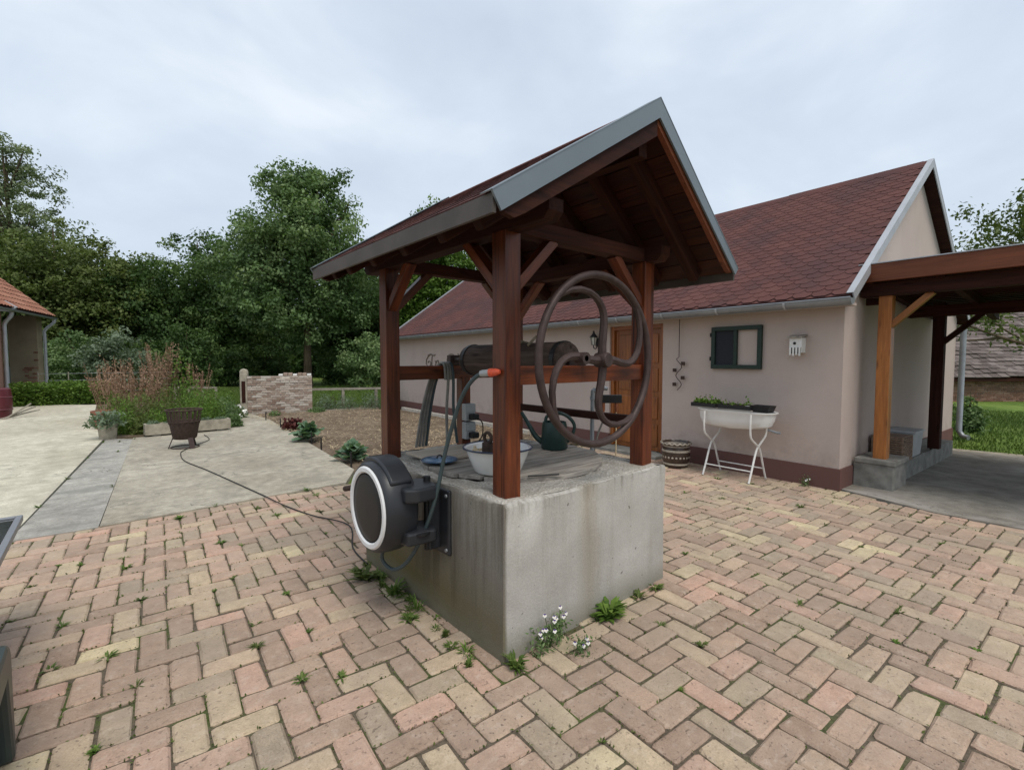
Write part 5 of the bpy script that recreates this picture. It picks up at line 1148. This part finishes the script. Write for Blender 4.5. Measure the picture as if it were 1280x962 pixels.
rng = np.random.default_rng(151); P = unit(rng.normal(size=(40, 3))) * [.25, .25, .34]; P[:, 2] = np.abs(P[:, 2]) + .03; quads_mesh('blossoms', leaves(P, .085, .4, .9, rng), rng.random(40), 'petal_white', wr)
# fire basket
fbk = thing('fire_basket', 'rusty round fire basket on three splayed legs on the concrete path', 'fire basket', (1.12, 10.72, .015)); fbk.scale = (.86, .86, .98)
MB().lathe([(.0, .17), (.20, .17), (.225, .20), (.285, .50), (.278, .50), (.217, .20), (.0, .18)], n=24).build('fire_bowl', 'rusty_iron', fbk, smooth=True)
for k in range(18):
    t = 2 * math.pi * k / 18; c, s = math.cos(t), math.sin(t); a = R(90); w_ = .024
    MB().beam((.282 * c, .282 * s, .46), (.325 * c, .325 * s, .72), .042, .007, (c, s, 0)).build('slat', 'rusty_iron', fbk)
for z, r_, w2 in ((.72, .335, .016), (.50, .290, .010)): MB().tube([(r_ * math.cos(t), r_ * math.sin(t), z) for t in np.linspace(0, 2 * math.pi, 37)], w2, 8, False).build('hoop', 'rusty_iron', fbk, smooth=True)
for k in range(3):
    t = R(-70 + 120 * k); c, s = math.cos(t), math.sin(t); MB().beam((.25 * c, .25 * s, .40), (.21 * c, .21 * s, .17), .06, .014, (c, s, 0)).build('leg_strap', 'iron', fbk); MB().beam((.205 * c, .205 * s, .22), (.30 * c, .30 * s, .0), .10, .016, (c, s, 0)).build('leg', 'iron', fbk)
MB().tube([(.26 * math.cos(t), .26 * math.sin(t), .012) for t in np.linspace(0, 2 * math.pi, 33)], .010, 6, False).build('base_ring', 'iron', fbk, smooth=True)
# cable
cb = smooth_path([(1.56, 3.55, .012), (1.60, 4.0, .014), (1.80, 4.6, .014), (1.62, 5.15, .014), (1.50, 5.7, .014), (1.41, 6.25, .026), (1.30, 7.0, .026), (1.12, 8.2, .026), (.95, 9.2, .026), (.97, 9.95, .026), (1.05, 10.3, .026), (1.35, 10.9, .026), (1.60, 11.4, .026), (1.62, 12.2, .026)], 6)
tag(MB().tube(cb, .0065, 6).build('cable', 'cable_black', smooth=True), 'long black cable snaking from the well over bricks and path', 'cable')
# ---- brick wall feature with tile coping
bwall = thing('brick_wall', 'short rough whitewashed brick wall beside the path, ragged top', 'wall', (3.30, 16.2, 0), R(-19)); rw = np.random.default_rng(31)
MB().box(.01, 1.80, .02, .30, -.08, 1.14).build('core', 'mortar', bwall)
for r in range(16):
    x = .0 + (-.13 if r % 2 else 0)
    while x < 1.78:
        a, b_ = max(x, 0), min(x + .25, 1.82); z = -.01 + r * .073; j = rw.uniform(-.014, .01)
        if b_ - a > .05 and not (r == 15 and rw.random() < .35): MB().box(a, b_ - .013, j, .05, z, z + .061).build('brick', 'old_brick', bwall, fixn=False)
        x += .262
for k in range(7): 
    MB().box(.86 + k * .135, .98 + k * .135, .01, .25, 1.145, 1.145 + rw.uniform(.05, .10)).build('coping_brick', 'old_brick' if k % 3 else 'white_paint', bwall, bevel=.01)
MB().box(-.20, .0, -.02, .32, -.08, 1.22).build('pillar', 'trough_concrete', bwall, bevel=.02); MB().lathe([(.0, 0), (.12, 0), (.12, .07), (.09, .13), (.0, .16)], (-.10, .15, 1.22), 14).build('pillar_cap', 'trough_concrete', bwall, smooth=True)
MB().box(-.15, -.05, -.03, -.018, .35, 1.0).build('niche_shade', 'dark_wood', bwall)  # flat dark panel stands in for the shade inside a niche
# rail fence
for (a, b_, lab) in (((5.2, 16.5), (8.0, 14.9), 'weathered rail fence between the brick wall and the house'), ((3.0, 19.6), (1.9, 20.4), 'short weathered rail fence behind the flower bed')):
    f_ = thing('rail_fence', lab, 'fence', (a[0], a[1], 0)); dx, dy = b_[0] - a[0], b_[1] - a[1]
    for k in range(4): MB().box(dx * k / 3 - .04, dx * k / 3 + .04, dy * k / 3 - .04, dy * k / 3 + .04, -.08, .68).build('post', 'rail_wood', f_)
    MB().beam((0, 0, .66), (dx, dy, .68), .08, .07).build('rail', 'rail_wood', f_)
for i, (x, y, r_, h, m_, lab) in enumerate([(5.45, 15.75, .35, .55, 'leaf_grey', 'silvery lavender clump against the end of the brick wall'), (6.05, 15.5, .45, .5, 'leaf_grey', 'grey-green lavender clump under the rail fence'), (6.75, 15.15, .45, .55, 'leaf_grey', 'grey-green clump under the fence near the house'),
        (7.15, 14.7, .35, .75, 'leaf_ash', 'green clump at the far house corner'), (6.3, 17.0, .6, .75, 'leaf_bright', 'yellow-green bush behind the rail fence'), (7.3, 16.4, .6, .85, 'leaf_bright', 'bright green bush behind the fence by the house'), (5.0, 15.2, .3, .16, 'leaf_ash', 'low green tuft at the foot of the brick wall')]):
    blob_plant('border_plant', lab, 'plant', (x, y, 0), 1300, (r_, r_, h), .065, m_, 160 + i, 'plants along the rail fence', up=.2, aspect=.25, stems=12)
tag(MB().beam((4.2, 15.55, .03), (7.2, 15.0, .03), .07, .06).build('bed_edging', 'rail_wood'), 'low timber edging along the far side of the soil bed', 'edging')
# house-side pale stone edging
for k in range(12):
    p = hw(-.16, 6.2 + k * .55, .035); o = tag(MB().box(-.06, .06, -.26, .26, -.06, .05).build('edging_stone', 'mortar', bevel=.01), 'pale edging stone along the house plinth beside the soil bed', 'edging stone', 'edging stones along the house'); o.location = p; o.rotation_euler = (0, 0, HR)
# kale-like plants
def kale(base, r_, h, seed, lab):
    t = thing('cabbage_plant', lab, 'plant', base, 0); rng = np.random.default_rng(seed); V = []; T = []; mb = MB()
    for k in range(64):
        a = rng.uniform(0, 6.28); e_ = rng.uniform(.25, 1.35); L_ = r_ * rng.uniform(.45, 1.0); z0 = h * rng.uniform(.05, .75); d_ = np.array([math.cos(a) * math.cos(e_), math.sin(a) * math.cos(e_), math.sin(e_) * h / r_ * .7]); s_ = unit(np.array([-d_[1], d_[0], 0.0])); w_ = L_ * .24
        b = np.array([0, 0, z0 * .6]); p = lambda u, v_: b + d_ * L_ * u + s_ * w_ * v_ + np.array([0, 0, -.22 * L_ * u * u + .09 * L_ * math.sin(7 * u + k * 2 + 3 * v_)])
        for (u0, u1, w0, w1) in ((.25, .5, .25, .95), (.5, .78, .95, 1.0), (.78, 1.0, 1.0, .35)):
            for sg_ in (-1, 1): V.append([p(u0, 0), p(u0, sg_ * w0), p(u1, sg_ * w1), p(u1, 0)]); T.append(rng.random())
        mb.tube([tuple(b), tuple(p(.3, 0)), tuple(p(.8, 0))], [.012, .009, .004], 5)
    quads_mesh('leaf_rosette', np.array(V), np.array(T), 'leaf_kale', t); mb.build('stalks', 'leaf_kale', t, fixn=False)
kale((3.12, 10.0, .02), .42, .48, 301, 'large grey-green cabbage plant by the path, farther from the well'); kale((3.02, 7.55, .02), .38, .42, 302, 'large grey-green cabbage plant by the path near the hose reel')
blob_plant('red_lettuce', 'dark red lettuce beside the farther cabbage plant', 'plant', (3.38, 11.9, .03), 260, (.24, .24, .24), .10, 'leaf_red', 310, up=.2, aspect=.7)
blob_plant('herb_tuft', 'small green herb tuft in the soil near the brick wall', 'plant', (3.75, 15.0, .03), 200, (.18, .18, .16), .06, 'leaf_ash', 311)
for i, (x, y) in enumerate(((2.98, 8.85), (2.84, 7.12), (3.22, 12.4), (3.30, 14.1), (3.05, 9.6))): tag(MB().box(x - .012, x + .012, y - .012, y + .012, -.05, .24).build('edging_stake', 'cable_black', bevel=.003), 'short black stake at the edge of path and soil', 'stake', 'stakes along the path')

# ================================================================ BOTTOM LEFT: table and chair just in the frame
tb = thing('garden_table', 'dark garden table with grey metal edge frame at the driveway end', 'table', (-1.05, 3.2, 0))
MB().box(-.60, .625, -.855, .83, .695, .712).build('table_top', 'dark_glass', tb)
for a in ((.625, .655, -.885, .86), (-.63, -.60, -.885, .86)): MB().box(*a, .685, .722).build('edge_frame', 'tablemetal', tb, bevel=.004)
for a in ((-.60, .625, .83, .86), (-.60, .625, -.885, -.855)): MB().box(*a, .685, .722).build('edge_frame', 'tablemetal', tb, bevel=.004)
for x in (-.55,):
    for y in (-.8, .78): MB().box(x - .02, x + .02, y - .02, y + .02, 0, .686).build('leg', 'tablemetal', tb)
for y in (-.8, .78): MB().box(.0, .04, y - .02, y + .02, 0, .686).build('leg', 'tablemetal', tb)
ch = thing('garden_chair', 'dark green moulded plastic chair tucked under the garden table', 'chair', (-.62, 2.55, 0))
for s_ in (-1, 1):
    pr = [(-.24, .0), (-.18, .0), (-.14, .36), (.14, .36), (.20, .0), (.265, .0), (.275, .44), (.25, .487), (.20, .50), (-.22, .50), (-.26, .47)]
    MB().prism(pr, s_ * .262 - .028, s_ * .262 + .028, 'x').build('side_frame', 'chair_green', ch, bevel=.022)
MB().box(-.236, .236, -.22, .22, .34, .375).build('seat', 'chair_green', ch, bevel=.012)
MB().prism([(-.25, .36), (-.20, .36), (-.26, .68), (-.30, .68)], -.235, .235, 'x').build('backrest', 'chair_green', ch, bevel=.012)

# ================================================================ PANSIES AND WEEDS
def weed(base, r_, h, seed, lab, grp, n=16, mat='leaf_grass', name='weed'):
    mat = ('leaf_grass', 'leaf_bright', 'leaf_grass', 'leaf_olive')[seed % 4]; t = quads_weed(base, r_, h, seed, n, mat, name); t.scale = (1, .6 + .5 * ((seed * 7) % 5) / 4, 1); t.rotation_euler = (0, 0, seed * 1.3); return tag(t, lab, 'weed', grp)
def quads_weed(base, r_, h, seed, n, mat, name):
    rng = np.random.default_rng(seed); V = []; T = []
    for k in range(n):
        a = rng.uniform(0, 6.28); L_ = r_ * rng.uniform(.5, 1.1); hh = h * rng.uniform(.15, 1.25); d_ = np.array([math.cos(a), math.sin(a), 0]); s_ = np.array([-d_[1], d_[0], 0]); w_ = (.035 + .05 * (seed % 3)) * r_ + .0015; o_ = d_ * rng.uniform(0, .25) * r_
        p = lambda u, v_: o_ + d_ * L_ * u + s_ * w_ * v_ + np.array([0, 0, hh * (1.6 * u - 1.0 * u * u)])
        for u0, u1, w0, w1 in ((0, .45, .35, 1), (.45, 1, 1, .12)): V.append([p(u0, -w0), p(u0, w0), p(u1, w1), p(u1, -w1)]); T.append(rng.random())
    o = quads_mesh(name, np.array(V), np.array(T), mat); o.location = base; return o
wlist = [(1.63, 1.875, .085, .10, 'leafy green weed at the front corner of the concrete well', 70), (2.42, 1.87, .12, .14, 'larger green weed at the middle of the well front', 70), (2.52, 1.89, .07, .06, 'low weed beside the larger one at the well front', 20), (2.78, 1.90, .08, .07, 'low weed on the well front towards the house side', 24), (2.98, 1.895, .07, .06, 'small weed at the well corner nearest the bath stand', 22),
         (1.52, 2.75, .10, .12, 'weed growing under the hose reel against the well', 34), (1.50, 3.05, .12, .14, 'tall weed behind the hose loop against the well', 34), (1.45, 3.4, .12, .12, 'weed at the well corner nearest the garden bed', 30)]
for k in range(16): weed((1.57 - random.random() * .14, 2.05 + k * .105, -.006), random.uniform(.03, .075), random.uniform(.03, .09), 440 + k, 'thin grassy weed along the reel side of the well foot', 'grass weeds along the well side', random.randrange(14, 40))
for i, (x, y, r_, h, lab, n_) in enumerate(wlist): weed((x, y, -.006), r_, h, 400 + i, lab, 'weeds round the well', n_)
def pansy(x, y, h, seed, lab):
    t = thing('pansy', lab, 'flower', (x, y, -.006), 0, 'pansies at the well foot'); rng = np.random.default_rng(seed); mb = MB()
    V = rng.normal(size=(130, 3)) * [.035, .025, .045] + [0, 0, h * .45]; V[:, 2] = np.abs(V[:, 2]); quads_mesh('foliage', leaves(V, .028, .3, .4, rng), rng.random(130), 'leaf_ash', t)
    for k in range(4):
        e_ = Vector((rng.normal() * .03, -.02 + rng.normal() * .018, h * rng.uniform(.65, 1.05))); mb.tube([(0, 0, 0), (e_.x * .5, e_.y * .5, e_.z * .6), tuple(e_)], .002, 4)
        nrm = np.array([rng.normal() * .3 - .6, -1.0, .3]); nrm = nrm / np.linalg.norm(nrm); a = unit(np.cross(nrm, [0, 0, 1.0])); b = np.cross(a, nrm); C0 = np.array(e_)
        def petal(an, L_, off): d_ = a * math.cos(an) + b * math.sin(an); s_ = np.cross(nrm, d_); q = C0 + nrm * off; return [q, q + d_ * L_ * .6 + s_ * L_ * .55, q + d_ * L_ * 1.1, q + d_ * L_ * .6 - s_ * L_ * .55]
        quads_mesh('upper_petals', np.array([petal(R(60), .010, .001), petal(R(120), .010, .0)]), np.array([.5, .6]), 'petal_violet', t)
        quads_mesh('lower_petals', np.array([petal(R(190), .012, .003), petal(R(350), .012, .003), petal(R(270), .013, .004)]), np.array([.5, .6, .4]), 'petal_white', t)
        quads_mesh('flower_eye', np.array([petal(R(270), .004, .0055)]), np.array([.5]), 'petal_yellow', t)
    mb.build('stems', 'leaf_ash', t, fixn=False)
for i, (x, y, h, lab) in enumerate([(1.82, 1.88, .15, 'white and violet pansy clump at the well foot'), (1.90, 1.885, .19, 'taller white and violet pansy beside the pansy clump'), (1.99, 1.90, .22, 'leggy pansy stem against the well front'), (2.00, 1.74, .09, 'single low white pansy in the paving joint before the well')]): pansy(x, y, h, 500 + i, lab)
pn = hw(-.10, .35, 0); pansy(pn.x, pn.y, .12, 520, 'small violet pansy against the brown house plinth')
# weeds in the brick joints
cands = [b for b in bricks if inview(b[0], b[1])]; rngw = random.Random(21)
for k in range(110):
    x, y, a = rngw.choice(cands[: int(len(cands))]); c, s = math.cos(a), math.sin(a); u = rngw.choice((-1, 1)) * BW
    px, py = x + c * u * rngw.uniform(.7, 1) - s * BW / 2, y + s * u * rngw.uniform(.7, 1) + c * BW / 2; r_ = rngw.uniform(.02, .065)
    if WELL[0] - .05 < px < WELL[1] + .05 and WELL[2] - .05 < py < WELL[3] + .05: continue
    weed((px, py, -.010), r_, r_ * rngw.uniform(.5, .9), 600 + k, 'small green weed sprouting from a joint of the brick paving', 'weeds in the paving joints', rngw.randrange(16, 34))
# fine moss and grass along the joints
def jointgrass():
    rng = np.random.default_rng(99); pts = []
    for (x, y, a) in cands:
        m = rng.poisson(11 if math.sin(x * 1.7 + y) * math.cos(y * 2.1 - x * .6) > -.1 else 3)
        for k in range(m):
            c, s = math.cos(a), math.sin(a); e_ = rng.integers(4); u = rng.uniform(-1, 1); w_ = .002 * rng.normal()
            lx, ly = ((u * BW, (BW / 2) * (1 if e_ == 0 else -1) + w_) if e_ < 2 else ((BW) * (1 if e_ == 2 else -1) + w_, u * BW / 2)); pts.append((x + c * lx - s * ly, y + s * lx + c * ly, -.004 + rng.random() * .006))
    P = np.array(pts); P = P[~((P[:, 0] > WELL[0]) & (P[:, 0] < WELL[1]) & (P[:, 1] > WELL[2]) & (P[:, 1] < WELL[3]))]
    o = quads_mesh('joint_moss', leaves(P, .016, .2, .5, rng), rng.random(len(P)), 'leaf_olive'); tag(o, 'fine moss and grass growing along the brick joints', 'moss', kind='stuff')
jointgrass()
# grass tufts along concrete joints and lawn blades near the carport slab
def lawnblades():
    rng = np.random.default_rng(55); n = 26000; x = rng.uniform(11.9, 22, n); y = rng.uniform(-4, 6, n); keep = x > 12.65 - (y + 6) * .125; P = np.stack([x, y, np.full(n, -.02)], 1)[keep]
    d_ = rng.normal(size=P.shape) * .3 + [0, 0, 1.0]; d_ = unit(d_); s_ = unit(np.cross(d_, rng.normal(size=P.shape))) * .012; h = rng.uniform(.04, .10, len(P))[:, None]
    V = np.stack([P - s_, P + s_, P + d_ * h], 1); o = quads_mesh('grass', V, rng.random(len(P)), 'leaf_grass'); tag(o, 'short mown grass of the lawn beyond the carport', 'grass', kind='stuff')
    n = 30000; x = rng.uniform(2.3, 12, n); y = rng.uniform(16.5, 30, n); P = np.stack([x, y, np.full(n, -.045)], 1); d_ = unit(rng.normal(size=P.shape) * .35 + [0, 0, 1.0]); s_ = unit(np.cross(d_, rng.normal(size=P.shape))) * .016; h = rng.uniform(.06, .22, n)[:, None]
    o = quads_mesh('grass', np.stack([P - s_, P + s_, P + d_ * h], 1), rng.random(n), 'leaf_grass'); tag(o, 'rough grass growing behind the brick wall and rail fence', 'grass', kind='stuff')
lawnblades()
for k, (x, y) in enumerate([(-.42, 8.9), (-.25, 10.6), (-.05, 12.4), (.2, 12.3), (.45, 12.5), (-.6, 7.4), (.15, 11.0), (.05, 8.0), (2.78, 6.6), (1.9, 6.2), (.9, 6.16)]):
    weed((x, y, .008), .05, .05, 800 + k, 'small weed in the seam between the concrete slabs', 'weeds in the concrete seams', 16)
